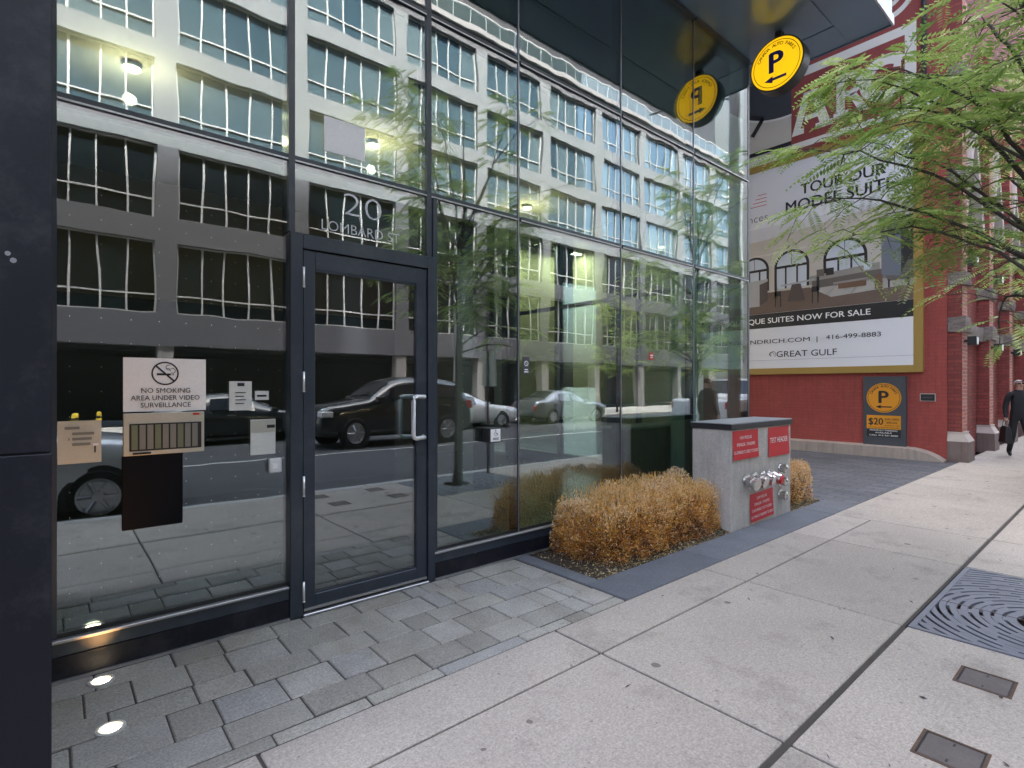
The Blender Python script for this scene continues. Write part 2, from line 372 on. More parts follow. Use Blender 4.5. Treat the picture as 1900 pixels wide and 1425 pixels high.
def mat_brick(name, c1, c2, mortar, along, painted=0.):
    m, t, b = new_mat(name); pos = world_pos(t)
    sp = nd(t, 'ShaderNodeSeparateXYZ'); t.links.new(pos, sp.inputs[0]); cb = nd(t, 'ShaderNodeCombineXYZ')
    if along == 'xy': t.links.new(mth(t, 'ADD', sp.outputs[0], sp.outputs[1]), cb.inputs[0])
    else: t.links.new(sp.outputs[along], cb.inputs[0])
    t.links.new(sp.outputs[2], cb.inputs[1])
    br = nd(t, 'ShaderNodeTexBrick', Scale=1.); br.inputs['Brick Width'].default_value = .22; br.inputs['Row Height'].default_value = .075; br.inputs['Mortar Size'].default_value = .008
    br.inputs['Color1'].default_value = (*c1, 1); br.inputs['Color2'].default_value = (*c2, 1); br.inputs['Mortar'].default_value = (*mortar, 1)
    t.links.new(cb.outputs[0], br.inputs[0])
    f = mth(t, 'ADD', mth(t, 'MULTIPLY', nz(t, pos, .9, 6, .65), .55), .72); f = mth(t, 'MULTIPLY', f, mth(t, 'ADD', mth(t, 'MULTIPLY', nz(t, pos, 25, 3), .4), .8))
    c = mulcol(t, br.outputs[0], f)
    chip = ramp(t, nz(t, pos, 2.4, 8, .72), [(.655, 0.), (.70, 1.)]); c = mixcol(t, mth(t, 'MULTIPLY', chip, .45), c, (.42, .22, .18))
    t.links.new(c, b.inputs['Base Color']); b.inputs['Roughness'].default_value = .8
    bumpit(t, b, mth(t, 'MULTIPLY', br.outputs['Fac'], -1), painted or .55, .012)
mat_brick('red_painted_brick', (.36, .072, .056), (.325, .062, .050), (.30, .058, .048), 1, .35)
mat_brick('red_brick', (.30, .062, .050), (.20, .040, .034), (.14, .042, .036), 'xy')
mat_brick('red_brick_lit', (.52, .20, .15), (.40, .11, .085), (.50, .36, .30), 0)  # paler copy of the red brick, light put into the colour
mat_brick('yellow_brick', (.50, .41, .27), (.43, .35, .22), (.38, .33, .25), 0)
mat_streaks('red_painted_brick', (.15, .035, .03), .45); mat_streaks('mural_red', (.16, .035, .03), .35)
def mat_leaf(name, a, b_, transl):
    m, t, b = new_mat(name); at = nd(t, 'ShaderNodeAttribute'); at.attribute_name = 'tone'
    c = ramp(t, at.outputs['Fac'], [(0, a), (1, b_)]) if not isinstance(a, list) else ramp(t, at.outputs['Fac'], a)
    t.links.new(c, b.inputs['Base Color']); b.inputs['Roughness'].default_value = .38; b.inputs['Specular IOR Level'].default_value = .6
    tl = t.nodes.new('ShaderNodeBsdfTranslucent'); t.links.new(mulcol(t, c, nd(t, 'ShaderNodeValue').outputs[0]), tl.inputs[0])
    for n in t.nodes:
        if n.type == 'VALUE': n.outputs[0].default_value = 1.3
    mx = nd(t, 'ShaderNodeMixShader'); mx.inputs[0].default_value = transl
    t.links.new(b.outputs[0], mx.inputs[1]); t.links.new(tl.outputs[0], mx.inputs[2]); t.links.new(mx.outputs[0], t.nodes['Material Output'].inputs[0])
mat_leaf('locust_leaf', [(0, (.13, .23, .055)), (.5, (.29, .40, .095)), (.85, (.46, .55, .18)), (1, (.58, .63, .34))], None, .55)
mat_leaf('dry_leaf', [(0, (.07, .03, .02)), (.2, (.27, .095, .03)), (.42, (.56, .235, .035)), (.7, (.76, .42, .06)), (1, (.82, .66, .42))], None, .2)
mat_leaf('litter_leaf', [(0, (.16, .10, .05)), (.5, (.34, .26, .10)), (1, (.50, .43, .24))], None, .1)
mat_leaf('green_leaf', [(0, (.02, .06, .015)), (1, (.06, .13, .03))], None, .2)

def soup(name, verts, faces, tones, mat, parent, kind=None, local=False):
    """big mesh of loose faces with a per-vertex tone attribute (numpy in)"""
    me = bpy.data.meshes.new(name); nv, nf = len(verts), len(faces); k = faces.shape[1]
    me.vertices.add(nv); me.vertices.foreach_set('co', verts.astype(np.float32).ravel())
    me.loops.add(nf * k); me.loops.foreach_set('vertex_index', faces.astype(np.int32).ravel())
    me.polygons.add(nf); me.polygons.foreach_set('loop_start', np.arange(0, nf * k, k, dtype=np.int32))
    me.attributes.new('tone', 'FLOAT', 'POINT').data.foreach_set('value', tones.astype(np.float32))
    me.materials.append(MATS[mat]); me.update(calc_edges=True); me.validate()
    o = bpy.data.objects.new(name, me); COL.objects.link(o)
    if parent:
        o.parent = parent
        if not local: o.matrix_parent_inverse = Matrix.Translation(-Vector(parent.location))
    if kind: o['kind'] = kind
    return o

# ------------------------------------------------------------------ the ground
rng = random.Random(7)
KERB = -4.10
struct(B('ground', 'ground_far', None, -400, 400, -400, 400, -.40, -.20))
struct(B('road', 'asphalt', None, -60, 90, -14.6, KERB, -.19, -.13))
struct(B('far_pavement', 'kerb_stone', None, -60, 90, -20.4, -14.6, -.19, .0))
rm = struct(MB().box(-60, 90, -9.06, -8.96, -.126, -.1255).build('road_marking', 'road_paint'))
sw = struct(MB().box(-30, 4.06, KERB, -1.25, -.19, -.012).box(5.77, 60, KERB, -1.25, -.19, -.012).box(4.06, 5.77, -2.63, -1.25, -.19, -.012).box(4.06, 5.77, KERB, -3.945, -.19, -.012).build('sidewalk', 'grout'))
XJ = [-6.2, -4.49, -2.78, -1.07, .64, 2.35, 4.06, 5.77, 6.96]
YJ = [(-1.25, -1.62), (-1.62, -2.62), (-2.638, -3.95)]
for i in range(len(XJ) - 1):
    for j, (ya, yb) in enumerate(YJ):
        if j == 2 and i == 6: continue
        gl = .008 if XJ[i] != 2.35 else .009
        gr_ = .008 if XJ[i + 1] != 2.35 else .009
        B('slab', 'sidewalk_concrete', sw, XJ[i] + gl, XJ[i + 1] - gr_, yb + .007, ya - .007, -.1, 0, .005)
XJ2 = [6.96, 10.1, 13.2, 14.9, 16.6, 18.3, 20.0, 21.7, 23.4, 30, 45, 60]
for i in range(len(XJ2) - 1):
    for j, (ya, yb) in enumerate(((-1.25, -2.62), (-2.645, -3.95))):
        B('slab', 'apron_concrete' if i < 3 else 'sidewalk_concrete', sw, XJ2[i] + .004, XJ2[i + 1] - .004, yb + .004, ya - .004, -.1, 0, .004)
for k in range(30):
    x = -18 + 2.4 * k
    B('kerb_block', 'kerb_stone', sw, x + .004, x + 2.396, KERB - .02, -3.955, -.3, .003, .012)
# pavers in front of the doors: irregular ashlar courses
pv = struct(B('paved_forecourt', 'grout', None, -3, 3.07, -1.25, .0, -.19, -.008))
rows = [(-.055, -.245), (-.245, -.50), (-.50, -.70), (-.70, -.95), (-.95, -1.155), (-1.155, -1.25)]
for ri, (ya, yb) in enumerate(rows):
    x = -3 + rng.uniform(0, .2)
    while x < 3.04:
        wdt = rng.choice([.19, .24, .29, .34, .38, .27]) if x < 1.9 else rng.choice([.12, .16, .3, .36, .24, .14])
        if ri == 5: wdt *= 1.5
        x1 = min(x + wdt, 3.05)
        if x1 - x > .04:
            o = B('paver', 'paver_stone', pv, x + .0035, x1 - .0035, yb + .0035 + rng.uniform(0, .004), ya - .0035 - rng.uniform(0, .004), -.06, rng.uniform(-.004, .003), .005)
        x = x1
# dark stone border round the planting bed
bd = struct(B('border_base', 'grout', None, 3.07, 7.75, -1.25, .3, -.19, -.05))
for x0, x1 in ((3.07, 4.38), (4.38, 5.70), (5.70, 6.96), (6.96, 7.75)): B('border_slab', 'border_stone', bd, x0 + .003, x1 - .003, -1.246, -.865, -.06, .002, .006)
B('border_slab', 'border_stone', bd, 3.073, 3.215, -.859, -.055, -.06, .002, .006)
B('border_slab', 'border_stone', bd, 7.66, 7.747, -.859, .28, -.06, .002, .006)
struct(B('driveway', 'driveway_setts', None, 7.755, 13.4, -1.245, 40, -.19, -.001))
soil = MB()
vs_, fs_ = [], []
for i in range(40):
    for j in range(14):
        x = 3.215 + (7.66 - 3.215) * i / 39; y = -.862 + .80 * j / 13
        e = min(1, min(i, 39 - i, j, 13 - j) / 2.)
        vs_.append((x, y, -.015 + .05 * e + .02 * e * mnoise.noise((x * 5, y * 5, 0))))
for i in range(39):
    for j in range(13): a = i * 14 + j; fs_.append((a, a + 14, a + 15, a + 1))
struct(soil.add(vs_, fs_).build('planting_soil', 'soil', smooth=True))
nr = np.random.default_rng(5)
def leaf_quads(c, d, ln, wd, rngn):
    """c centres, d directions (unit), one diamond quad each"""
    r = rngn.normal(size=c.shape); s = np.cross(d, r); s /= np.linalg.norm(s, axis=1)[:, None] + 1e-9
    a = c - d * ln[:, None] / 2; b = c + s * wd[:, None] / 2; e = c + d * ln[:, None] / 2; f = c - s * wd[:, None] / 2
    v = np.stack([a, b, e, f], 1).reshape(-1, 3); fc = np.arange(len(c) * 4).reshape(-1, 4)
    return v, fc
m = 7000
c = np.stack([nr.uniform(3.22, 7.65, m), -.86 + .8 * nr.beta(.7, 1.5, m), np.full(m, .035)], 1)
edge = np.minimum.reduce([c[:, 0] - 3.215, 7.66 - c[:, 0], c[:, 1] + .862, -.06 - c[:, 1]])
c[:, 2] = -.008 + .05 * np.clip(edge / .12, 0, 1) + nr.uniform(0, .012, m)
d = nr.normal(size=(m, 3)); d[:, 2] *= .25; d /= np.linalg.norm(d, axis=1)[:, None]
v, fc = leaf_quads(c, d, nr.uniform(.012, .03, m), nr.uniform(.006, .012, m), nr)
lit = soup('leaf_litter', v, fc, np.repeat(nr.uniform(0, 1, m), 4), 'litter_leaf', None, 'stuff'); lit['label'] = 'dry leaf litter and bark chips on the planting bed'; lit['category'] = 'leaf litter'

m = 90
c = np.stack([nr.uniform(.2, 7.5, m), nr.uniform(-3.9, -1.3, m), np.full(m, .004)], 1); d = nr.normal(size=(m, 3)); d[:, 2] = 0; d /= np.linalg.norm(d, axis=1)[:, None]
ang = nr.uniform(0, 6.28, m); s_ = np.stack([-d[:, 1], d[:, 0], nr.uniform(-.3, .3, m)], 1); ln = nr.uniform(.008, .05, m); wd_ = ln * nr.uniform(.12, .4, m)
v = np.stack([c - d * ln[:, None] / 2, c + s_ * wd_[:, None] / 2 + [0, 0, .003], c + d * ln[:, None] / 2 + np.array([0, 0, .004]), c - s_ * wd_[:, None] / 2 + [0, 0, .003]], 1).reshape(-1, 3)
pmat('old_leaf', (.06, .05, .045), .9)
lit = soup('sidewalk_litter', v, np.arange(m * 4).reshape(-1, 4), np.zeros(m * 4), 'old_leaf', None, 'stuff'); lit['label'] = 'scattered dark leaf scraps on the sidewalk slabs'; lit['category'] = 'litter'

# ------------------------------------------------------------------ the glass-fronted building
GB = thing('glass_building', 'dark framed glass entrance building with soffit overhang and lobby', 'building')
BX = [0.0, 1.18, 2.212, 3.137, 4.576, 5.996, 7.415]
ZT = [.20, 2.98, 4.37, 6.04]
G0, G1 = -.012, .012
pn = []
for i in range(6):
    for j in range(3):
        z0 = ZT[j] if not (i == 1 and j == 0) else 2.49
        o = B('glass_pane', 'facade_glass', GB, BX[i] + .012, BX[i + 1] - .012, G0, G1, z0 + .012, ZT[j + 1] - .012)
        tw = rng.uniform(-.004, .004); pn.append(o)
# vertical members
for x in BX[3:6]:
    B('mullion', 'frame_metal', GB, x - .011, x + .011, -.016, .10, .2, 6.04)
    B('mullion_bead', 'aluminium', GB, x - .003, x + .003, -.020, -.0165, .21, 6.03)
B('mullion', 'frame_metal', GB, 7.39, 7.44, -.016, .06, .0, 6.04)
for x in (1.18, 2.212): B('mullion', 'frame_metal', GB, x - .02, x + .02, -.03, .10, 2.5, 6.04)
B('mullion', 'frame_metal', GB, .0, .02, -.02, .10, .2, 6.04)
B('mullion', 'frame_metal', GB, 2.247, 2.285, -.03, .10, .2, 2.96)
for z in ZT[1:3]:
    for i in range(6):
        B('transom', 'frame_metal', GB, BX[i] + .021, BX[i + 1] - .021, -.026, .10, z - .022, z + .016)
        B('transom_bead', 'aluminium', GB, BX[i] + .021, BX[i + 1] - .021, -.0295, -.0265, z - .022, z - .012)
for i in range(6):
    B('head_trim', 'frame_metal', GB, BX[i] + .021, BX[i + 1] - .021, -.05, .06, 6.0, 6.037)
# kick panels and sills
for x0, x1 in ((0.0, 1.158), (2.250, 7.415)):
    B('kick_panel', 'black_panel', GB, x0, x1, -.046, .06, .0, .125)
    B('kick_rail', 'frame_metal', GB, x0, x1, -.040, .06, .128, .196)
    B('sill', 'sill_metal', GB, x0, x1, -.052, -.013, .196, .212, .003)
    B('glazing_gasket', 'silicone', GB, x0 + .02, x1, -.0125, .03, .212, .235)
    B('flashing', 'aluminium', GB, x0, x1, -.062, -.047, .0, .014)
# door
B('door_jamb', 'frame_metal', GB, 1.160, 1.240, -.060, .09, 0, 2.49, .003)
B('door_jamb', 'frame_metal', GB, 2.186, 2.246, -.060, .09, 0, 2.49, .003)
B('door_header', 'frame_metal', GB, 1.241, 2.185, -.058, .09, 2.395, 2.488, .003)
B('threshold', 'aluminium', GB, 1.241, 2.185, -.075, .06, 0, .016, .004)
door = MB()
door.box(1.247, 1.325, -.045, .010, .024, 2.388); door.box(2.090, 2.179, -.045, .010, .024, 2.388)
door.box(1.325, 2.090, -.045, .010, 2.270, 2.388); door.box(1.325, 2.090, -.045, .010, .024, .125)
door = door.build('door', 'frame_metal', GB, .003)
B('door_glass', 'door_glass', door, 1.325, 2.090, -.026, -.008, .125, 2.270)
for z in (.125, 2.258): B('glazing_bead', 'frame_metal', door, 1.327, 2.088, -.041, -.0265, z + .001, z + .013)
B('sweep_strip', 'aluminium', door, 1.25, 2.176, -.053, -.0455, .030, .046)
for sgn, y0 in ((-1, -.046), (1, .011)):
    y1 = y0 + sgn * .075; xa, xb = 2.148, 2.020
    pts = [(xa, y0, 1.115), (xa - .01, y0 + sgn * .035, 1.112), (xb + .03, y1 - sgn * .01, 1.110), (xb + .008, y1, 1.116), (xb, y1, 1.14)]
    pts += [(xb, y1, 1.39), (xb + .008, y1, 1.414), (xb + .03, y1 - sgn * .01, 1.420), (xa - .01, y0 + sgn * .035, 1.418), (xa, y0, 1.415)]
    MB().tube(pts, .016, 12).build('pull_handle', 'brushed_steel', door, smooth=True)
for z in (2.21, 1.53, .85, .165):
    MB().tube([(1.2435, -.064, z - .062), (1.2435, -.064, z + .062)], .008, 10).tube([(1.2435, -.064, z - .07), (1.2435, -.064, z - .064)], .0095, 10).build('hinge', 'brushed_steel', door, smooth=True)
# side return glazing towards the driveway
for y0, y1 in ((.06, .94), (.94, 1.84), (1.84, 2.41), (2.41, 3.65), (3.65, 5.2)):
    for z0, z1 in ((.22, 2.96), (3.02, 6.03)):
        B('side_pane', 'return_glass', GB, 7.405, 7.425, y0 + .03, y1 - .03, z0, z1)
for y, wd in ((.94, .05), (1.84, .05), (2.41, .13), (3.65, .07), (5.2, .08)):
    B('side_mullion', 'frame_metal', GB, 7.36, 7.47, y - wd / 2, y + wd / 2, 0, 6.04)
B('side_transom', 'frame_metal', GB, 7.375, 7.455, .06, 5.16, 2.965, 3.035)
B('side_sill', 'frame_metal', GB, 7.36, 7.47, .06, 5.16, 0, .20)
# soffit: edge band and inset field with a groove between them
so = B('soffit', 'soffit_panel', GB, -4, 8.016, -1.555, 12, 6.05, 6.45)
for x0, x1, y0, y1 in ((-4, -.55, -1.06, 12), (-.53, 3.13, -1.06, -.02), (3.15, 7.48, -1.06, -.02), (7.47, 7.49, -.0, 12)):
    B('soffit_field', 'soffit_panel', so, x0, x1, y0, y1, 6.034, 6.049)
B('soffit_band', 'soffit_panel', so, -4, 8.01, -1.55, -1.075, 6.034, 6.049); B('soffit_band', 'soffit_panel', so, 7.505, 8.01, -1.073, 12, 6.034, 6.049)
B('drip_edge', 'soffit_trim', so, -4, 8.03, -1.575, -1.556, 6.02, 6.14)
B('drip_edge', 'soffit_panel', so, 8.017, 8.03, -1.55, 12, 6.02, 6.45)
up = B('upper_storeys', 'upper_wall', GB, -24, 8.0, -1.54, 12, 6.45, 36.5)
B('shade_storeys', 'upper_wall', GB, 8.031, 13.54, 6.0, 12, 6.04, 46)  # unseen block added above the garage to keep sun off the street
for k in range(9):
    for j in range(9):
        x = -22.8 + 3.4 * k
        if x + 3 < 8: B('upper_window', 'car_glass', up, x, x + 3.1, -1.57, -1.541, 7.2 + 3 * j, 9.4 + 3 * j)
# black clad pier on the left
cl = B('clad_pier', 'silicone', GB, -1.59, -.012, -1.49, -.03, 0, 6.03)
for z0, z1 in ((0, 1.300), (1.304, 2.98), (2.984, 4.37), (4.374, 6.03)): B('cladding_panel', 'black_panel', cl, -1.6, 0, -1.5, -.02, z0, z1, .003)
B('end_wall', 'upper_wall', GB, -24, -1.6, -.4, 0, 0, 6.05)
# lobby
lf = B('lobby_floor', 'lobby_floor', GB, -1.6, 7.36, .11, 9, -.15, .02)
B('lobby_ceiling', 'lobby_ceiling', GB, -1.6, 7.30, .13, 6.6, 4.30, 4.36)
B('ceiling_void', 'lobby_dark', GB, -1.6, 7.30, .2, 6.6, 4.372, 6.03)
B('lobby_back_wall', 'lobby_wall', GB, -1.6, 4.4, 5.2, 5.35, .02, 4.30)
B('lobby_side_wall', 'lobby_dark', GB, -1.75, -1.6, .05, 9, .02, 4.30)
B('lobby_dark_wall', 'lobby_dark', GB, -1.6, 4.4, 4.6, 4.7, .02, 2.6)
B('lobby_rear_wall', 'lobby_wall', GB, 4.4, 7.3, 6.5, 6.6, .02, 4.30)
B('lobby_pillar', 'lobby_dark', GB, 5.3, 5.75, 3.6, 4.05, .02, 4.30)
B('lobby_pillar', 'mint_wall', GB, 6.9, 7.15, .62, .90, .02, 4.30)
for z in (.45,):
    B('lobby_bench', 'lobby_dark', GB, 5.9, 7.2, .95, 1.35, .02, .90, .01)
B('bench_top', 'sill_metal', GB, 5.88, 7.22, .93, 1.37, .902, .93)
for k, (x, y) in enumerate(((.53, 2.1), (2.8, 2.13), (5.6, 2.6))):
    o = MB().lathe((x, y, 4.299), (0, 0, -1), [(0, .03), (.02, .035), (.035, .07), (.045, .072)], 24).build('ceiling_lamp', 'white_paint', GB)
    MB().lathe((x, y, 4.253), (0, 0, -1), [(0, .068), (.012, .055), (.02, .03)], 24).build('lamp_lens', 'lamp_lens', o)
    ld = bpy.data.lights.new('ceiling_bulb', 'POINT'); ld.energy = 2.0; ld.color = (1, .74, .45); ld.shadow_soft_size = .05
    lo = bpy.data.objects.new('ceiling_bulb', ld); COL.objects.link(lo); lo.location = (x, y, 4.0); lo.parent = o; lo.matrix_parent_inverse = Matrix()
# garage mouth at the back of the driveway, seen through the side glazing
gm = B('garage_back_wall', 'yellow_brick', GB, 7.5, 13.54, 9.0, 9.2, 0, 6.03)
B('garage_side_wall', 'yellow_brick', GB, 13.3, 13.54, 4.2, 8.98, 0, 6.03)
B('garage_pier', 'lobby_dark', GB, 9.2, 9.6, 7.6, 8.0, 0, 6.03); B('garage_pier', 'lobby_dark', GB, 11.6, 12.0, 7.6, 8.0, 0, 6.03)
B('garage_ceiling', 'lobby_dark', GB, 8.04, 13.54, 6.0, 9.0, 5.9, 6.03)
for x in (8.6, 10.6, 12.6):  # lamps added to light the brick, standing in for sunlit patches
    o = B('added_garage_lamp', 'white_paint', GB, x - .6, x + .6, 8.3, 8.45, 5.80, 5.899); B('lamp_lens', 'lamp_lens', o, x - .58, x + .58, 8.31, 8.44, 5.785, 5.799)
    ld = bpy.data.lights.new('added_garage_light', 'AREA'); ld.shape = 'RECTANGLE'; ld.size = 1.1; ld.size_y = .12; ld.energy = 11; ld.color = (1, .84, .60)
    lo = bpy.data.objects.new('added_garage_light', ld); COL.objects.link(lo); lo.location = (x, 8.37, 5.77); lo.parent = o; lo.matrix_parent_inverse = Matrix()
# small glass dots against bird strikes on the street-level panes
mb = MB()
for i in (0, 2, 3, 4, 5):
    x = BX[i] + .07
    while x < BX[i + 1] - .04:
        z = .30
        while z < 2.9:
            mb.add([(x + .0017 * math.cos(a * 1.0472), -.0128, z + .0017 * math.sin(a * 1.0472)) for a in range(6)], [tuple(range(6))])
            z += .13
        x += .13
mb.build('glass_dots', 'white_vinyl', GB, kind='stuff')
# house number lettering on the pane over the door
D = Decal((0, -.0125, 0), (1, 0, 0), (0, 0, 1))
D.text('20', 1.675, 2.685, .285, .165, 'white_vinyl', -.018)
D.build('number_lettering', GB)
D = Decal((0, -.0125, 0), (1, 0, 0), (0, 0, 1)); D.text('LOMBARD ST', 1.672, 2.555, .585, .072, 'white_vinyl', -.008); D.build('street_lettering', GB)

# ------------------------------------------------------------------ things fixed to the glass
def sheet(name, label, cat, mat, x0, x1, z0, z1, y=-.0135, t=.003):
    o = thing(name, label, cat, ((x0 + x1) / 2, y, z0)); B('sheet', mat, o, x0, x1, y - t, y, z0, z1); return o
ns = sheet('no_smoking_sign', 'white square no smoking sign on the left pane', 'sign', 'sign_white', .294, .690, 1.358, 1.655)
D = Decal((.492, -.0168, 1.358), (1, 0, 0), (0, 0, 1))
D.arc(-.005, .212, .058, .066, 'black_ink')
D.line(-.047, .252, .037, .170, .009, 'black_ink', 2)
D.rect(-.045, .0, .201, .212, 'black_ink'); D.rect(.003, .022, .201, .212, 'black_ink'); D.rect(.026, .029, .201, .212, 'black_ink'); D.rect(.033, .036, .201, .212, 'black_ink')
D.arc(.012, .246, .012, .015, 'black_ink', 60, 300); D.arc(.030, .228, .012, .015, 'black_ink', -120, 120); D.arc(.008, .229, .010, .013, 'black_ink', -20, 120)
D.build('symbol', ns)
D = Decal((.492, -.0168, 1.358), (1, 0, 0), (0, 0, 1))
for s_, b_, w_ in (('NO SMOKING', .103, .235), ('AREA UNDER VIDEO', .062, .330), ('SURVEILLANCE', .022, .240)): Decal((.492, -.0168, 1.358), (1, 0, 0), (0, 0, 1)).text(s_, 0, b_, w_, .028, 'black_ink', .004).build('lettering', ns)
ic = thing('intercom_panel', 'olive entry phone panel with vertical name strips below the no smoking sign', 'intercom', (.48, -.02, .72))
B('panel', 'cream_plate', ic, .294, .680, -.026, -.0135, 1.118, 1.350, .003)
B('backing_post', 'jet_black', ic, .288, .572, -.024, -.0135, .715, 1.117, .003)
for k in range(9):
    B('name_strip', 'strip_grey' if k % 3 else 'strip_olive', ic, .330 + k * .036, .358 + k * .036, -.029, -.0262, 1.150, 1.285)
B('red_label', 'red_sign', ic, .622, .655, -.028, -.0262, 1.333, 1.343); B('strip_frame', 'black_plastic', ic, .32, .665, -.0275, -.0262, 1.142, 1.292)
B('name_plate', 'black_plastic', ic, .335, .420, -.028, -.0262, 1.124, 1.134)
n1 = sheet('notice_sheet', 'tall cream notice with a dark header left of the door', 'notice', 'paper', .815, .942, 1.350, 1.528)
D = Decal((.878, -.0168, 1.35), (1, 0, 0), (0, 0, 1)); D.rect(-.018, .022, .148, .168, 'black_ink')
for k in range(4): D.rect(-.03, .02 + .01 * (k % 2), .04 + .022 * k, .045 + .022 * k, 'black_ink')
D.build('print', n1)
n2 = sheet('small_notice', 'small cream label beside the tall notice left of the door', 'notice', 'paper', .961, 1.042, 1.412, 1.468)
D = Decal((1.0, -.0168, 1.41), (1, 0, 0), (0, 0, 1)); D.rect(-.028, .028, .022, .034, 'black_ink'); D.build('print', n2)
n3 = sheet('folded_notice', 'pale folded notice sheet low on the pane left of the door', 'notice', 'paper', .935, 1.082, 1.07, 1.29)
D = Decal((1.0, -.0168, 1.07), (1, 0, 0), (0, 0, 1)); D.rect(-.062, .078, .14, .215, 'cream_plate'); D.rect(.03, .078, .165, .185, 'black_ink', 2); D.build('print', n3)
db = thing('wall_box', 'small white control box at knee height by the door hinge', 'control box', (1.08, .02, .95)); B('housing', 'white_paint', db, 1.038, 1.115, -.04, -.0135, .95, 1.042, .006); B('button', 'sign_white', db, 1.055, 1.085, -.045, -.0405, .975, 1.01, .004)
n4 = sheet('cream_notice', 'cream backlit notice beside the black pier at the left edge', 'notice', 'cream_plate', .022, .200, 1.098, 1.318)
D = Decal((.11, -.0168, 1.1), (1, 0, 0), (0, 0, 1))
for a0, a1, b in ((-.06, .0, .175), (-.03, .06, .145), (-.045, -.04, .118), (-.03, .05, .118), (-.03, .045, .09)): D.rect(a0, a1, b, b + .014, 'strip_grey')
D.rect(.06, .067, .05, .085, 'black_ink'); D.rect(.055, .078, .086, .098, 'board_white'); D.build('print', n4)
n5 = sheet('blank_sheet', 'blank white sheet on the pane high above the door', 'sheet', 'sign_white', 1.397, 1.690, 3.09, 3.325)
ab = thing('door_button', 'black box with silver wheelchair push plate right of the door', 'push button', (2.8, -.02, 1.02))
B('housing', 'black_plastic', ab, 2.735, 2.855, -.115, -.013, 1.030, 1.150, .004)
B('push_plate', 'sign_white', ab, 2.743, 2.847, -.121, -.1152, 1.038, 1.142, .003)
D = Decal((2.795, -.1213, 1.04), (1, 0, 0), (0, 0, 1))
D.arc(0, .062, .013, .016, 'black_ink', 120, 380); D.disc(-.002, .092, .005, 'black_ink'); D.line(-.002, .086, .001, .066, .005, 'black_ink'); D.line(.001, .066, .014, .066, .005, 'black_ink'); D.line(.014, .067, .021, .05, .005, 'black_ink')
D.rect(-.03, .03, .025, .030, 'black_ink'); D.rect(-.03, .03, .015, .020, 'black_ink'); D.build('symbol', ab)
wn = sheet('door_sticker', 'small grey pictogram sticker on the fourth pane from the left', 'sticker', 'panel_grey', 3.19, 3.265, 1.60, 1.76)
D = Decal((3.2275, -.0168, 1.60), (1, 0, 0), (0, 0, 1)); D.arc(0, .10, .018, .024, 'sign_white'); D.line(-.014, .114, .014, .086, .004, 'sign_white'); D.rect(-.025, .025, .02, .03, 'sign_white'); D.rect(-.02, .02, .04, .05, 'sign_white'); D.build('symbol', wn)
rs = sheet('red_sticker', 'tiny red and white warning sticker on the fifth pane', 'sticker', 'red_sign', 5.08, 5.16, 1.79, 1.87)
D = Decal((5.12, -.0168, 1.79), (1, 0, 0), (0, 0, 1)); D.rect(-.03, .03, .045, .058, 'sign_white'); D.rect(-.025, .025, .022, .032, 'sign_white'); D.build('print', rs)

# in-ground uplights in the forecourt
for k, (x, y, lb) in enumerate(((.192, -.165, 'lit round ground light right against the kick panel'), (.196, -.668, 'lit round ground light further out on the paving'))):
    o = thing('ground_light', lb, 'ground light', (x, y, 0), group='in-ground lights beside the black pier')
    MB().lathe((x, y, -.03), (0, 0, 1), [(0, .056), (.036, .056), (.037, .044), (.034, .042)], 28).build('rim_ring', 'brushed_steel', o, smooth=False)
    MB().lathe((x, y, -.02), (0, 0, 1), [(0, .041), (.023, .041), (.026, .03)], 28).build('lens', 'ground_lens', o)
    ld = bpy.data.lights.new('ground_lamp', 'SPOT'); ld.energy = 3; ld.spot_size = R(58); ld.spot_blend = .9; ld.color = (1, .46, .15); ld.shadow_soft_size = .03
    lo = bpy.data.objects.new('ground_lamp', ld); COL.objects.link(lo); lo.parent = o; lo.location = (0, 0, .012); lo.rotation_euler = (R(180 - 22), 0, 0)

# round parking sign under the soffit
ps = thing('parking_sign', 'round yellow parking light box hanging under the soffit', 'sign', (7.10, -.57, 5.60))
MB().lathe((7.10 - .09, -.57, 5.60), (1, 0, 0), [(0, .315), (.004, .335), (.18, .335), (.184, .315)], 56).build('drum', 'black_plastic', ps)
MB().box(7.06, 7.14, -.61, -.53, 5.93, 6.033).build('bracket', 'black_plastic', ps)
D = Decal((7.009, -.57, 5.60), (0, -1, 0), (0, 0, 1))
D.disc(0, 0, .318, 'yellow_sign', 1, 64); D.arc(0, 0, .283, .291, 'black_ink', layer=2, n=64)
D.build('face', ps)
D = Decal((7.009, -.57, 5.60), (0, -1, 0), (0, 0, 1))
D.ringtext('CANADA AUTO PARKS', 0, 0, .222, .042, 158, 22, 'black_ink', .02); D.text('P', .0, -.095, .185, .265, 'blue_ink', .06, layer=3)
D.build('lettering', ps)
D = Decal((7.009, -.57, 5.60), (0, -1, 0), (0, 0, 1)); D.poly([(-.15, -.185), (-.045, -.14), (-.045, -.168), (.125, -.168), (.125, -.202), (-.045, -.202), (-.045, -.23)], 'blue_ink', 2); D.build('arrow', ps)

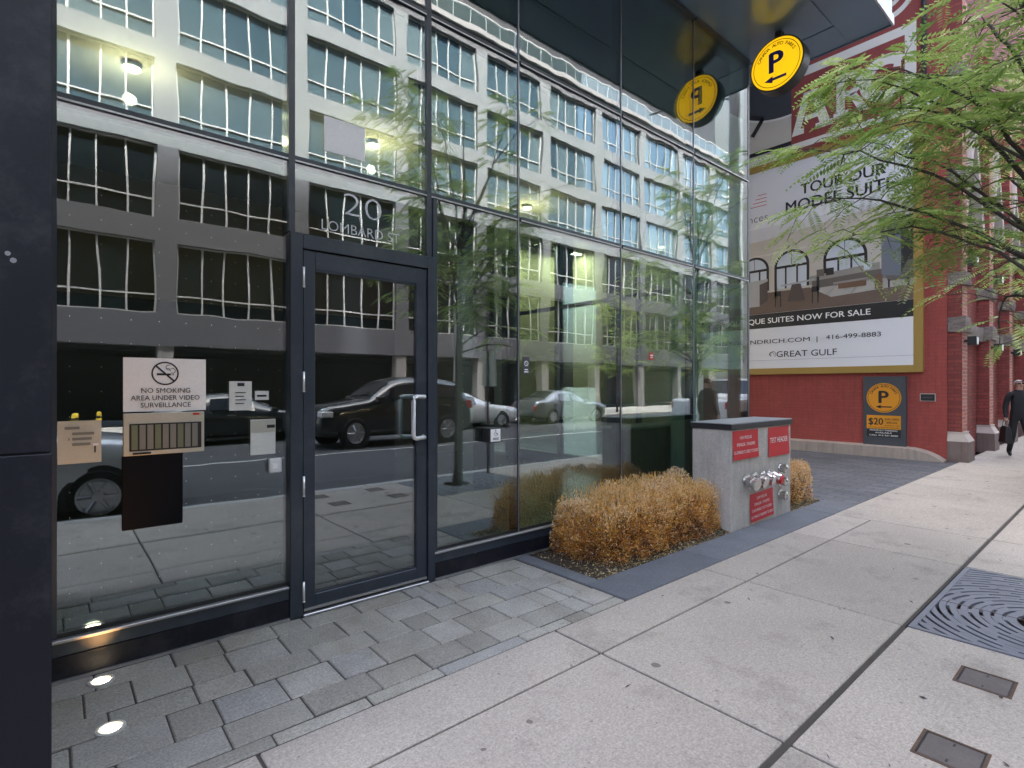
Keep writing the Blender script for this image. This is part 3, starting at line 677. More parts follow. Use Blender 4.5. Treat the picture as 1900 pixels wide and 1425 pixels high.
# ------------------------------------------------------------------ fire connection post
fp = thing('fire_connection_post', 'low concrete post with red signs and chrome hose connections', 'fire connection', (6.0, -.64, 0))
B('body', 'post_concrete', fp, 5.29, 6.725, -.86, -.42, -.05, 1.045, .006)
cp = B('cap', 'cap_black', fp, 5.275, 6.745, -.875, -.405, 1.046, 1.104, .004); B('cap_top', 'cap_stone', cp, 5.279, 6.741, -.871, -.409, 1.105, 1.112)
def redsign(lab, x0, x1, z0, z1, lines, tilt=0., bow=.012):
    mb = MB(); n = 8
    ys = [-.8645 - bow * (k / n) ** 2 for k in range(n + 1)]
    vs = [(x, ys[k], z0 + (z1 - z0) * (1 - k / n) + tilt * (x - x0)) for k in range(n + 1) for x in (x0, x1)]
    vs += [(x, y + .0015, z) for x, y, z in vs]; o = 2 * (n + 1)
    fs = [(2 * k, 2 * k + 1, 2 * k + 3, 2 * k + 2) for k in range(n)] + [(o + 2 * k, o + 2 * k + 2, o + 2 * k + 3, o + 2 * k + 1) for k in range(n)]
    fs += [(0, 1, o + 1, o), (2 * n, 2 * n + 1, o + 2 * n + 1, o + 2 * n)]
    p = mb.add(vs, fs).build('red_sign', 'red_sign', fp); p['label'] = lab
    D = Decal((0, 0, 0), (1, 0, 0), (0, 0, 1))
    D.p = lambda a, b, d: Vector((a, -.8645 - bow * max(0, (z1 - b + tilt * (a - x0)) / (z1 - z0)) ** 2 - .002, b))
    for s_, fr, wd, hg in lines:
        D.mb = MB(); D.text(s_, (x0 + x1) / 2, z0 + (z1 - z0) * fr, wd, hg, 'sign_white', .012, tf=lambda a, b: (a, b + tilt * (a - x0))); D.build('lettering', p)
redsign('upper left red sign reading HIGH PRESSURE', 5.315, 5.875, .73, 1.03, [('HIGH PRESSURE', .70, .26, .034), ('SPRINKLER - STANDPIPE', .46, .40, .034), ('20 LOMBARD ST LEVEL 9 TO ROOF', .20, .53, .034)])
redsign('upper right red sign reading TEST HEADER', 6.12, 6.66, .70, 1.03, [('TEST HEADER', .46, .46, .062)])
redsign('lower red sign reading LOW PRESSURE', 5.69, 6.24, .03, .33, [('LOW PRESSURE', .76, .24, .03), ('SPRINKLER - STANDPIPE', .55, .36, .03), ('25 RICHMOND ST E P7 TO LEVEL 8', .34, .48, .03), ('20 LOMBARD ST BASEMENT TO LEVEL 8', .12, .52, .03)], .03)
for k, (x, dirx) in enumerate(((5.60, -.12), (5.78, -.03), (5.97, .03), (6.12, .10))):
    a = Vector((dirx, -1, -.25)).normalized()
    c_ = MB().lathe((x, -.855, .50), a, [(0, .07), (.012, .07), (.014, .048), (.06, .048), (.062, .066), (.09, .066), (.092, .054), (.12, .054), (.122, .062), (.15, .062), (.152, .03)], 18)
    c_ = c_.build('hose_coupling', 'chrome', fp, smooth=False)
    e = Vector((x, -.855, .50)) + a * .14
    if k == 3: MB().lathe(e, a, [(.004, .05), (.03, .05), (.033, .03)], 18).build('red_cap', 'red_sign', c_)
    else: MB().tube([e + Vector((.05 * math.cos(q), -.0, .05 * math.sin(q) + .02)) for q in [0.4 * i for i in range(9)]], .004, 6).build('chain_ring', 'chrome', c_)
for z in (.545, .395, .235):
    MB().lathe((6.44, -.857, z), (0, -1, 0), [(0, .062), (.01, .062), (.011, .048), (.05, .048), (.052, .054), (.075, .054), (.08, .04), (.095, .014)], 20).build('hose_cap', 'chrome', fp)

# ------------------------------------------------------------------ dry hedge in the bed
def hedge(name, label, x0, x1, y0, y1, h, count, seed, group):
    g = np.random.default_rng(seed); root = thing(name, label, 'hedge', ((x0 + x1) / 2, (y0 + y1) / 2, .02), group=group)
    root.location = ((x0 + x1) / 2, (y0 + y1) / 2, .02)
    N = count; u = g.uniform(-1, 1, (N * 3, 3)); u[:, 2] = g.uniform(0, 1, N * 3)
    rr = (np.abs(u[:, 0]) ** 5 + np.abs(u[:, 1]) ** 4 + u[:, 2] ** 4)
    u = u[(rr < 1) & ((rr > .35) | (g.uniform(0, 1, N * 3) < .25))][:N]; N = len(u)
    cx_, cy_, wx, wy = (x0 + x1) / 2, (y0 + y1) / 2, (x1 - x0) / 2, (y1 - y0) / 2
    bl = np.array([mnoise.noise((p[0] * wx * 3.1 + seed, p[1] * wy * 3.1, 0)) for p in u]); bl2 = np.array([mnoise.noise((p[0] * wx * 7 + seed, p[1] * wy * 7, p[2] * 3)) for p in u])
    c = np.stack([cx_ + u[:, 0] * wx * (1 + .06 * bl), cy_ + u[:, 1] * wy * (1 + .16 * bl2), .03 + u[:, 2] * h * (1 + .38 * bl + .26 * bl2) * (.86 + .16 * (u[:, 0] + 1) / 2)], 1)
    keep = (bl2 * .7 + g.normal(0, .22, N) > -.34 + .22 * (u[:, 2] < .5)) | (g.uniform(0, 1, N) < .35); u, c, bl, bl2 = u[keep], c[keep], bl[keep], bl2[keep]; N = len(u)
    out = np.stack([u[:, 0] / wx, u[:, 1] / wy, u[:, 2] / h * .8 + .9], 1); out /= np.linalg.norm(out, axis=1)[:, None]
    d = out + g.normal(size=(N, 3)) * .55; d /= np.linalg.norm(d, axis=1)[:, None]
    ln = g.uniform(.014, .038, N); v, fc = leaf_quads(c, d, ln, g.uniform(.0045, .009, N), g)
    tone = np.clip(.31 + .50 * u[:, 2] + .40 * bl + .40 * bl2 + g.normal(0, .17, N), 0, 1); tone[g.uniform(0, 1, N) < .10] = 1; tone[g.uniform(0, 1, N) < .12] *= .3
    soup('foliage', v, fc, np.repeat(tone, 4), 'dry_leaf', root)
    mb = MB(); r2 = random.Random(seed)
    for k in range(int(count / 220)):
        a = r2.uniform(-.9, .9); b = r2.uniform(-.85, .85); bx, by = cx_ + a * wx * .75, cy_ + b * wy * .7
        tx, ty = cx_ + a * wx * 1.02, cy_ + b * wy * 1.05; tz = h * r2.uniform(.75, 1.16) * (1 - .25 * abs(a) ** 3 - .2 * abs(b) ** 3)
        mb.tube([(bx, by, .02), ((bx + tx) / 2 + r2.uniform(-.03, .03), (by + ty) / 2 + r2.uniform(-.03, .03), tz * .55), (tx, ty, tz)], [.005, .0035, .0015], 4)
    mb.build('stem', 'twig', root, kind='stuff')
    # pale upright shoots above the clipped top
    M_ = int(count / 55); cs, ds, ls = [], [], []
    for k in range(M_):
        a = r2.uniform(-.9, .9); b = r2.uniform(-.9, .9); zt = h * (1 - .25 * abs(a) ** 3 - .2 * abs(b) ** 3) * r2.uniform(.85, 1.06)
        for q in range(5):
            cs.append((cx_ + a * wx + r2.uniform(-.012, .012), cy_ + b * wy + r2.uniform(-.012, .012), zt + .024 * q)); ds.append((r2.uniform(-.5, .5), r2.uniform(-.5, .5), 1)); ls.append(.03)
    ds = np.array(ds); ds /= np.linalg.norm(ds, axis=1)[:, None]
    v, fc = leaf_quads(np.array(cs), ds, np.array(ls), np.full(len(ls), .0065), g); soup('shoots', v, fc, np.full(len(v), .9) * np.repeat(g.uniform(.7, 1.1, len(ls)), 4), 'dry_leaf', root)
    return root
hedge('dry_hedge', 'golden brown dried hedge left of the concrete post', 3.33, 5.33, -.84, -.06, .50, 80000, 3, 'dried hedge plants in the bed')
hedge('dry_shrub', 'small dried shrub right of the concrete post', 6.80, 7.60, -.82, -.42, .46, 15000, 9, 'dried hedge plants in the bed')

# ------------------------------------------------------------------ tree grate and iron covers
def grate(x0, x1, y0, y1, cx, cy, label, group='tree grates along the kerb'):
    root = thing('tree_grate', label, 'tree grate', (cx, cy, 0), group=group)
    fr = MB(); fr.box(x0, x1, y0, y0 + .03, -.05, -.001); fr.box(x0, x1, y1 - .03, y1, -.05, -.001); fr.box(x0, x0 + .03, y0 + .03, y1 - .03, -.05, -.001); fr.box(x1 - .03, x1, y0 + .03, y1 - .03, -.05, -.001)
    fr.build('frame', 'iron', root)
    bars = MB(); r = .21; k = 0
    inside = lambda x, y: x0 + .03 < x < x1 - .03 and y0 + .03 < y < y1 - .03
    while r < 1.15:
        wd = .036 if k else .05; n = int(90 + 120 * r)
        A = [2 * math.pi * i / n for i in range(n)]
        for i in range(n):
            q0, q1 = A[i], A[i] + 2 * math.pi / n
            pts = [(cx + R_ * math.cos(q), cy + R_ * math.sin(q)) for q, R_ in ((q0, r), (q1, r), (q1, r + wd), (q0, r + wd))]
            if not any(inside(*p) for p in pts): continue
            pts = [(min(max(px, x0 + .03), x1 - .03), min(max(py, y0 + .03), y1 - .03)) for px, py in pts]
            bars.add([(px, py, -.004) for px, py in pts] + [(px, py, -.02) for px, py in pts], [(0, 1, 2, 3), (0, 4, 5, 1), (2, 6, 7, 3)])
        # bridges across the slot, staggered
        nb = int(6 + 9 * r); 
        for i in range(nb):
            q = 2 * math.pi * (i + .5 * (k % 2)) / nb; dq = (.035 + .02 * (k % 3)) / (r + wd)
            pts = [(cx + R_ * math.cos(q + s * dq), cy + R_ * math.sin(q + s * dq)) for s, R_ in ((-1, r + wd), (1, r + wd), (1, r + wd + .021), (-1, r + wd + .021))]
            if all(inside(*p) for p in pts): bars.add([(px, py, -.0045) for px, py in pts] + [(px, py, -.02) for px, py in pts], [(0, 1, 2, 3), (0, 4, 5, 1), (1, 5, 6, 2), (3, 7, 4, 0)])
        r += wd + .021; k += 1
    bars.build('slotted_plate', 'iron', root)
    B('soil_bed', 'soil', root, x0 + .03, x1 - .03, y0 + .03, y1 - .03, -.18, -.14)
    B('centre_seam', 'iron_dark', root, cx - .004, cx + .004, y0 + .03, y1 - .03, -.006, -.0025)
    return root
grate(4.075, 5.755, -3.94, -2.645, 4.75, -3.28, 'grey slotted iron tree grate in the sidewalk')
def cover(x, y, label):
    o = thing('iron_cover', label, 'cover plate', (x, y, 0), group='small square iron covers in the sidewalk')
    f_ = MB()
    for a0, a1, b0, b1 in ((-.112, .112, -.112, -.100), (-.112, .112, .100, .112), (-.112, -.100, -.0999, .0999), (.100, .112, -.0999, .0999)): f_.box(x + a0, x + a1, y + b0, y + b1, -.02, .003)
    f_.build('frame', 'rusty_iron', o); B('gap', 'silicone', o, x - .0999, x + .0999, y - .0999, y + .0999, -.02, .0006); B('plate', 'iron_dark', o, x - .094, x + .094, y - .094, y + .094, -.02, .0025, .003)
    for a0 in (-.07, .07): B('lifting_slot', 'silicone', o, x + a0 - .012, x + a0 + .012, y - .004, y + .004, .0026, .0032)
for x, y, l in ((3.60, -3.08, 'square iron cover nearest the tree grate, away from the kerb'), (2.79, -3.09, 'square iron cover at the bottom edge of the picture'), (3.55, -3.66, 'square iron cover at the kerb, nearest the tree grate'), (2.74, -3.66, 'square iron cover at the kerb, further from the tree grate')): cover(x, y, l)

# ------------------------------------------------------------------ red brick building across the driveway
def rough_block(x0, x1, y0, y1, z0, z1, amp, seed):
    mb = MB(); nx = max(3, int((x1 - x0) / .09)); ny = 4; nz_ = 5
    def face(f, a, b):
        V = []; 
        for i in range(a + 1):
            for j in range(b + 1):
                p = Vector(f(i / a, j / b)); c_ = Vector(((x0 + x1) / 2, y1, (z0 + z1) / 2)); n_ = mnoise.noise_vector(p * 9 + Vector((seed, 0, 0))); n2 = mnoise.noise_vector(p * 22)
                V.append(p + n_ * amp + n2 * amp * .5)
        mb.add(V, [(i * (b + 1) + j, (i + 1) * (b + 1) + j, (i + 1) * (b + 1) + j + 1, i * (b + 1) + j + 1) for i in range(a) for j in range(b)])
    lx = lambda t: x0 + (x1 - x0) * t; ly = lambda t: y0 + (y1 - y0) * t; lz = lambda t: z0 + (z1 - z0) * t
    face(lambda u, v: (lx(u), y0 - .03 * math.sin(math.pi * u) * math.sin(math.pi * v), lz(v)), nx, nz_); face(lambda u, v: (x0, ly(1 - u), lz(v)), ny, nz_); face(lambda u, v: (x1, ly(u), lz(v)), ny, nz_)
    face(lambda u, v: (lx(u), ly(v), z1), nx, ny); face(lambda u, v: (lx(u), ly(1 - v), z0), nx, ny)
    return mb
BT = thing('shade_tower', 'unseen grey tower added behind the red brick building to shade the street', 'building', (30, 12, 0))
B('shaft', 'upper_wall', BT, 14.0, 62, 12, 30, 0, 54)  # out of view, added to block sun from street and lower fronts
for k in range(12):
    for j in range(8): B('window', 'car_glass', BT, 14.6 + 3.9 * k, 17.6 + 3.9 * k, 11.93, 11.999, 16 + 4.4 * j, 19 + 4.4 * j)
RB = thing('red_brick_building', 'red painted brick building with stone banded pilasters beyond the driveway', 'building', (13.55, -1.07, 0))
B('side_wall', 'red_painted_brick', RB, 13.55, 14.0, -1.065, 26, -.1, 14)
sw_ = B('street_wall', 'red_brick', RB, 14.0, 46, -1.065, -.6, -.1, 14)
PX = [13.60 + 2.89 * k for k in range(10)]
for k, x in enumerate(PX):
    p = B('pilaster', 'red_brick', RB, x, x + .45, -1.29, -1.066, .565, 9.2)
    B('lit_face', 'red_brick_lit', p, x + .002, x + .448, -1.297, -1.2905, .57, 9.2)  # street side of the pilaster, painted as if brightly lit
    bs = MB(); bs.box(x - .06, x + .53, -1.40, -1.066, -.05, .40); p2 = bs.build('pilaster_base', 'base_stone', RB, .012); 
    bs = MB(); f_ = [(x - .06, -1.40, .401), (x + .53, -1.40, .401), (x + .53, -1.067, .401), (x - .06, -1.067, .401), (x - .01, -1.315, .56), (x + .46, -1.315, .56), (x + .46, -1.067, .56), (x - .01, -1.067, .56)]
    bs.add(f_, [(3, 2, 1, 0), (4, 5, 6, 7), (0, 1, 5, 4), (1, 2, 6, 5), (2, 3, 7, 6), (3, 0, 4, 7)]); bs.box(x - .02, x + .47, -1.325, -1.067, .561, .59)
    bs.build('base_cap', 'base_stone_pale', p2)
    if k < 8:
        for z0, z1 in ((2.55, 2.87), (3.50, 3.75), (5.5, 5.8), (7.6, 7.85)):
            r3 = random.Random(k * 10 + int(z0))
            rough_block(x - .035, x + .485, -1.355, -1.067, z0 + r3.uniform(-.02, .02), z1, .022, k).build('stone_band', 'rough_stone', p, smooth=True)
            rough_block(x + .49, x + 2.85 if z0 < 3 else x + 1.0, -1.165 - r3.uniform(0, .03), -1.067, z0 - .03, z1 - .05, .025, k + 5).build('stone_course', 'rough_stone', sw_, smooth=True)
    # pointed window hood between the pilasters
    if k < 6:
        xa, xb = x + .5, x + 2.85; xm = (xa + xb) / 2
        fr_ = lambda u, v, d: (u, d, v)
        B('window_pane', 'car_glass', sw_, xa + .45, xb - .45, -1.072, -1.067, 4.0, 6.6)
        hood = MB()
        for s in (-1, 1):
            e0 = xm + s * 1.05; hood.prism([(e0, 5.1), (e0 - s * .22, 5.0), (xm - s * .02, 7.0), (xm + s * .0, 7.4)] if s < 0 else [(e0, 5.1), (xm, 7.4), (xm + .02, 7.0), (e0 - .22, 5.0)], fr_, -1.24, -1.067)
        hood.build('window_hood', 'base_stone_pale', sw_)
# plinth along the drive, running down in a curve at the street corner
pl = MB(); N_ = 26; prof = []
for i in range(N_ + 1):
    y = 12 - (12 + .35) * (i / 10) if i <= 10 else -.35 - .71 * (i - 10) / (N_ - 10)
    q = 0 if i <= 10 else (i - 10) / (N_ - 10)
    prof.append((y, .215 * (1 - q ** 2.6) + .004))
vs_ = []; fs_ = []
for y, z in prof: vs_ += [(13.25, y, -.05), (13.25, y, z), (13.549, y, z + .02), (13.549, y, -.05)]
for i in range(N_): a = 4 * i; fs_ += [(a, a + 4, a + 5, a + 1), (a + 1, a + 5, a + 6, a + 2), (a + 3, a + 2, a + 6, a + 7)]
fs_ += [(4 * N_, 4 * N_ + 3, 4 * N_ + 2, 4 * N_ + 1)]
pl.add(vs_, fs_).build('plinth', 'plinth_stone', RB)
MB().tube([(13.49, -.71, 6.9), (13.49, -.71, 14)], .045, 12).build('downpipe', 'panel_grey', RB, smooth=True)
# painted mural above the billboard (plane faces the driveway, -x)
WALL = lambda x=13.545: Decal((x, 0, 0), (0, -1, 0), (0, 0, 1))
D = WALL(); D.rect(-6, -1.90, 6.98, 10.4, 'mural_cream'); D.rect(-6, -1.90, 7.30, 7.40, 'board_black', 2); D.rect(-6, -1.90, 7.06, 7.24, 'mural_white', 2)
mu = D.build('mural_panel', RB)
D = WALL(13.543); n = 60
cxm, czm, rm_ = -2.0, 10.05, 2.0
pts = [(-1.9, czm - math.sqrt(rm_ ** 2 - .01))] ; pts = [(cxm + rm_ * math.cos(R(t)), czm + rm_ * math.sin(R(t))) for t in np.linspace(-180, -87, 30)] + [(-1.9, 12.5), (-4.0, 12.5)]
D.poly(pts, 'mural_dark', 1); D.build('mural_disc', mu)
D = WALL(13.5405); D.arc(cxm, czm, 2.0, 2.05, 'mural_white', -180, -87); D.line(-2.9, 8.33, -2.55, 8.18, .12, 'board_black', 2); D.line(-2.57, 8.20, -2.85, 7.82, .11, 'board_black', 2); D.build('mural_stroke', mu)
D = WALL(); D.rect(-1.895, 1.02, 7.06, 12.5, 'mural_red'); m2 = D.build('mural_field', RB)
D = WALL(13.5425)
D.line(-1.89, 7.23, .95, 7.23, .14, 'mural_white'); D.line(-1.89, 8.93, .55, 8.93, .20, 'mural_white'); D.rect(.37, .57, 7.32, 9.03, 'mural_white', 2); D.line(-1.7, 9.2, -1.45, 9.45, .08, 'mural_white')
D.build('mural_border', m2)
def slab_letter(D, ch, a, b, wd, h):
    """heavy slab-serif letter"""
    m_ = 'mural_white'; q = wd / 1.0
    if ch == 'A':
        D.poly([(a, b), (a + .32 * q, b), (a + .32 * q, b + .14 * h), (a + .24 * q, b + .14 * h), (a + .5 * q, b + h), (a + .32 * q, b + h)], m_) ; D.poly([(a + .68 * q, b + h), (a + .32 * q, b + h), (a + .50 * q, b + .86 * h), (a + .72 * q, b + .14 * h), (a + .62 * q, b + .14 * h), (a + .62 * q, b), (a + 1.04 * q, b), (a + 1.04 * q, b + .14 * h), (a + .97 * q, b + .14 * h)], m_, 2); D.rect(a + .34 * q, a + .72 * q, b + .3 * h, b + .42 * h, m_, 3)
    if ch == 'R':
        D.rect(a, a + .42 * q, b, b + .14 * h, m_); D.rect(a, a + .35 * q, b + .86 * h, b + h, m_); D.rect(a + .08 * q, a + .32 * q, b + .14 * h, b + .86 * h, m_)
        D.arc(a + .45 * q, b + .72 * h, .14 * h, .28 * h, m_, -90, 90, 2); D.rect(a + .3 * q, a + .46 * q, b + .86 * h, b + h, m_, 3); D.rect(a + .3 * q, a + .46 * q, b + .44 * h, b + .58 * h, m_, 3); D.poly([(a + .42 * q, b + .48 * h), (a + .72 * q, b), (a + .98 * q, b), (a + .62 * q, b + .5 * h)], m_, 2)
    if ch == 'C':
        D.arc(a + .5 * q, b + .5 * h, .27 * h, .5 * h, m_, 40, 320, 1, sx=1.0); D.poly([(a + .72 * q, b + .66 * h), (a + .95 * q, b + .62 * h), (a + .92 * q, b + .98 * h), (a + .8 * q, b + .9 * h)], m_, 2)
D = WALL(13.5425)
slab_letter(D, 'A', -2.0 + .11, 7.48, .86, .95); slab_letter(D, 'R', -.98, 7.55, .72, .95); slab_letter(D, 'C', -.28, 7.6, .62, .98); D.build('mural_letter', m2)
D = WALL(13.5425)
D.arc(.05, 10.1, .72, .84, 'mural_white', -200, 80, sx=.75); D.arc(.05, 10.1, .48, .58, 'mural_white', -170, 10, sx=.75); D.disc(-.05, 10.05, .36, 'mural_dark', 2); D.rect(-.2, .32, 9.82, 10.3, 'mural_dark', 3); D.build('mural_emblem', m2)

# billboard
bb = thing('billboard', 'white billboard in a gold frame on the red wall', 'billboard', (13.5, 0, 1.78))
FX = 13.44
fr = MB(); fr.box(FX, 13.54, -.70, -.54, 1.78, 7.0); fr.box(FX, 13.54, -.54, 6.0, 1.78, 1.93); fr.box(FX, 13.54, -.54, 6.0, 6.84, 7.0); fr.build('frame', 'gold_frame', bb, .004)
B('panel', 'board_white', bb, FX + .015, 13.54, -.538, 6.0, 1.932, 6.838)
BD = lambda: Decal((FX + .0148, 0, 0), (0, -1, 0), (0, 0, 1))
D = BD(); D.rect(-6, .538, 2.93, 3.285, 'board_black'); D.build('black_band', bb)
for tx_, a_, b_, w_, h_, c_, bo_ in (('TOUR OUR', .06, 6.02, 1.72, .25, 'board_black', .03), ('MODEL SUITE', .22, 5.66, 2.22, .27, 'board_black', .03), ('BOUTIQUE SUITES NOW FOR SALE', -.225, 3.045, 3.30, .135, 'sign_white', .022), ('GEORGEANDRICH.COM', -1.45, 2.545, 2.45, .105, 'board_black', .01), ('|', -1.285, 2.54, .018, .11, 'board_black', 0), ('416-499-8883', -.03, 2.56, 1.08, .105, 'board_black', .01), ('GREAT GULF', -.88, 2.20, 1.33, .15, 'board_black', .008), ('Residences', -2.42, 5.60, 1.25, .20, 'panel_grey', -.012)):
    BD().text(tx_, a_, b_, w_, h_, c_, bo_, 'r', 3).build('lettering', bb)
D = BD()
for k in range(3): D.arc(-2.36 + .03 * k, 2.275, .022 + .024 * k, .034 + .024 * k, 'board_black', 45 - 50 * k, 315 - 50 * k, n=4)
for k in range(4): D.rect(-2.85 + .06 * k, -2.45, 5.98 + .09 * k, 5.995 + .09 * k, 'red_sign')
D.rect(-2.8, -2.7, 5.40, 5.415, 'panel_grey'); D.build('emblem', bb)
for nm, c in (('pr_wall', (.55, .51, .44)), ('pr_wall2', (.62, .59, .53)), ('pr_ceiling', (.66, .66, .66)), ('pr_floor', (.15, .105, .08)), ('pr_rug', (.44, .42, .38)), ('pr_sky', (.58, .63, .68)), ('pr_dark', (.022, .02, .02)), ('pr_sofa', (.30, .28, .25)), ('pr_sofa_dark', (.13, .115, .10)), ('pr_table', (.09, .07, .06)), ('pr_counter', (.42, .42, .42)), ('pr_blue', (.16, .18, .21)), ('pr_wood', (.16, .09, .055))): pmat(nm, c, .55, 0, .10, 2.5, .05)
D = BD(); H0 = 3.29
D.rect(-6, .538, H0, 5.42, 'pr_wall', 1)
D.poly([(-6, 5.1), (-2.6, 5.1), (.538, 5.42), (-6, 5.42)], 'pr_ceiling', 2); D.poly([(-6, 4.62), (-1.0, 4.75), (-1.0, 4.79), (-6, 4.68)], 'pr_wall2', 2)
D.rect(-6, .538, H0, 3.80, 'pr_floor', 2)
for k in range(7): D.line(-3.2 + .6 * k, H0, -2.2 + .45 * k, 3.8, .012, 'pr_wood', 3)
D.poly([(-1.5, 3.82), (.538, 3.78), (.538, 3.60), (-1.0, 3.52)], 'pr_rug', 3)
for cxw, ww in ((-2.75, .36), (-1.86, .40), (-.72, .44)):
    for r_, mt, ly in ((ww, 'pr_dark', 3), (ww - .06, 'pr_sky', 4)):
        D.poly([(cxw - r_, 3.85), (cxw + r_, 3.85), (cxw + r_, 4.38)] + [(cxw + r_ * math.cos(R(t)), 4.38 + r_ * .95 * math.sin(R(t))) for t in range(0, 181, 12)] + [(cxw - r_, 4.38)], mt, ly)
    D.rect(cxw - ww, cxw + ww, 4.34, 4.40, 'pr_dark', 5)
    for o_ in (-.13, .13): D.rect(cxw + o_ - .02, cxw + o_ + .02, 3.85, 4.36, 'pr_dark', 5)
    D.rect(cxw - .006, cxw + .006, 4.4, 4.38 + ww * .9, 'pr_dark', 5)
D.rect(-.02, .33, 3.80, 5.0, 'pr_blue', 6); D.rect(.33, .538, 3.75, 5.05, 'pr_dark', 6)
D.poly([(-3.4, 3.48), (-2.62, 3.48), (-2.62, 4.02), (-2.42, 4.08), (-2.42, 4.14), (-3.4, 4.10)], 'pr_counter', 6); D.poly([(-2.62, 3.5), (-2.42, 3.6), (-2.42, 4.08), (-2.62, 4.02)], 'pr_table', 7)
D.poly([(-1.45, 4.05), (-.05, 4.15), (-.05, 3.92), (-1.45, 3.85)], 'pr_sofa', 6); D.poly([(-1.4, 3.93), (-.02, 4.0), (-.02, 3.82), (-1.4, 3.75)], 'pr_sofa_dark', 7)
for a_, mt in ((-1.3, 'pr_sofa_dark'), (-1.1, 'pr_dark'), (-.35, 'pr_sky')): D.rect(a_, a_ + .16, 4.02, 4.18, mt, 8)
D.poly([(-.95, 3.84), (-.2, 3.86), (-.15, 3.82), (-.95, 3.79)], 'pr_sofa', 9); D.rect(-.85, -.3, 3.68, 3.80, 'pr_wood', 9); D.rect(-.14, .0, 3.58, 3.88, 'pr_wood', 9)
D.poly([(.05, 3.85), (.3, 3.80), (.45, 4.12), (.538, 4.1), (.538, 3.72), (.1, 3.72)], 'pr_sofa_dark', 9); D.rect(.10, .13, 3.58, 3.75, 'pr_dark', 9); D.rect(.44, .47, 3.56, 3.75, 'pr_dark', 9)
D.poly([(-2.1, 3.90), (-1.35, 3.95), (-1.35, 3.99), (-2.1, 3.94)], 'pr_counter', 9); D.poly([(-1.95, 3.52), (-1.55, 3.52), (-1.65, 3.92), (-1.85, 3.92)], 'pr_table', 9)
for cx0, s in ((-2.2, 1), (-1.36, -1)):
    D.rect(cx0 - .05, cx0 + .10, 3.68, 3.80, 'pr_dark', 10); D.rect(cx0 - (.05 if s > 0 else -.06), cx0 + (0 if s > 0 else .12), 3.7, 4.02, 'pr_dark', 10)
    for o_ in (-.04, .08): D.rect(cx0 + o_, cx0 + o_ + .02, 3.42, 3.7, 'pr_dark', 10)
D.build('interior_print', bb)
BD().rect(-6, .538, 2.13, 2.134, 'panel_grey', 1).build('panel_joint', bb); BD().rect(-1.0, -.996, 5.42, 6.84, 'panel_grey', 1).build('panel_joint', bb)

# grey parking tariff panel and small plaque
pp = thing('parking_tariff_sign', 'grey panel with orange parking disc and tariff low on the red wall', 'sign', (13.5, 0, .22))
B('board', 'panel_grey', pp, 13.47, 13.545, -.412, .368, .22, 1.70, .004)
D = Decal((13.469, -.013, 1.245), (0, -1, 0), (0, 0, 1)); D.disc(0, 0, .315, 'orange_sign', 1); D.arc(0, 0, .285, .293, 'black_ink', layer=2); D.poly([(-.15, -.19), (-.05, -.155), (-.05, -.18), (.15, -.18), (.15, -.205), (-.05, -.205), (-.05, -.23)], 'black_ink', 2); D.build('parking_disc', pp)
D = Decal((13.469, -.013, 1.245), (0, -1, 0), (0, 0, 1)); D.ringtext('CANADA AUTO PARKS', 0, 0, .225, .045, 160, 20, 'black_ink', .02); D.text('P', 0, -.11, .19, .27, 'black_ink', .05, layer=3); D.build('lettering', pp)
D = Decal((13.469, -.01, .5), (0, -1, 0), (0, 0, 1)); D.rect(-.31, .31, .08, .37, 'orange_sign'); D.rect(-.31, .31, -.09, .075, 'board_black'); D.rect(-.31, .31, -.115, -.095, 'panel_grey')
D.text('$20', -.14, .17, .27, .15, 'black_ink', .03); D.text('EARLYBIRD', .155, .27, .26, .045, 'black_ink', .02); D.text('SPECIAL', .155, .20, .2, .045, 'black_ink', .02); D.text('ENTER BY 9AM', .155, .145, .26, .025, 'black_ink'); D.text('NO IN AND OUT PRIVILEGES BEFORE 6PM', 0, .10, .55, .025, 'black_ink')
D.text('MONTHLY PARKING', 0, .035, .5, .032, 'sign_white', .01); D.text('AVAILABLE', 0, -.015, .3, .032, 'sign_white', .01); D.text('CALL 416-361-8080', 0, -.07, .52, .032, 'sign_white', .01); D.build('tariff_plate', pp)
pq = thing('wall_plaque', 'small black plaque with a pale rim on the red wall', 'plaque', (13.5, -.76, 1.2)); B('rim', 'base_stone_pale', pq, 13.53, 13.545, -.89, -.63, 1.185, 1.345); B('plate', 'board_black', pq, 13.52, 13.531, -.875, -.645, 1.20, 1.33)
D = Decal((13.5195, -.76, 1.2), (0, -1, 0), (0, 0, 1)); D.rect(-.08, .08, .055, .075, 'panel_grey'); D.build('raised_print', pq)
OR = ['first', 'second', 'third', 'fourth', 'fifth']
for k in range(5):
    for z, wv in ((3.86, 'upper'), (2.30, 'lower')):
        x = PX[k] + .06
        o = thing('wall_lamp', '%s black box lamp on the %s brick pilaster from the driveway' % (wv, OR[k]), 'lamp', (x, -1.40, z), group='box lamps on the brick pilasters')
        B('housing', 'black_plastic', o, x, x + .22, -1.50, -1.36, z, z + .17, .006); B('diffuser', 'sign_white', o, x + .03, x + .19, -1.506, -1.5005, z + .02, z + .15); B('bracket', 'black_plastic', o, x + .08, x + .14, -1.36, -1.298, z + .06, z + .11)

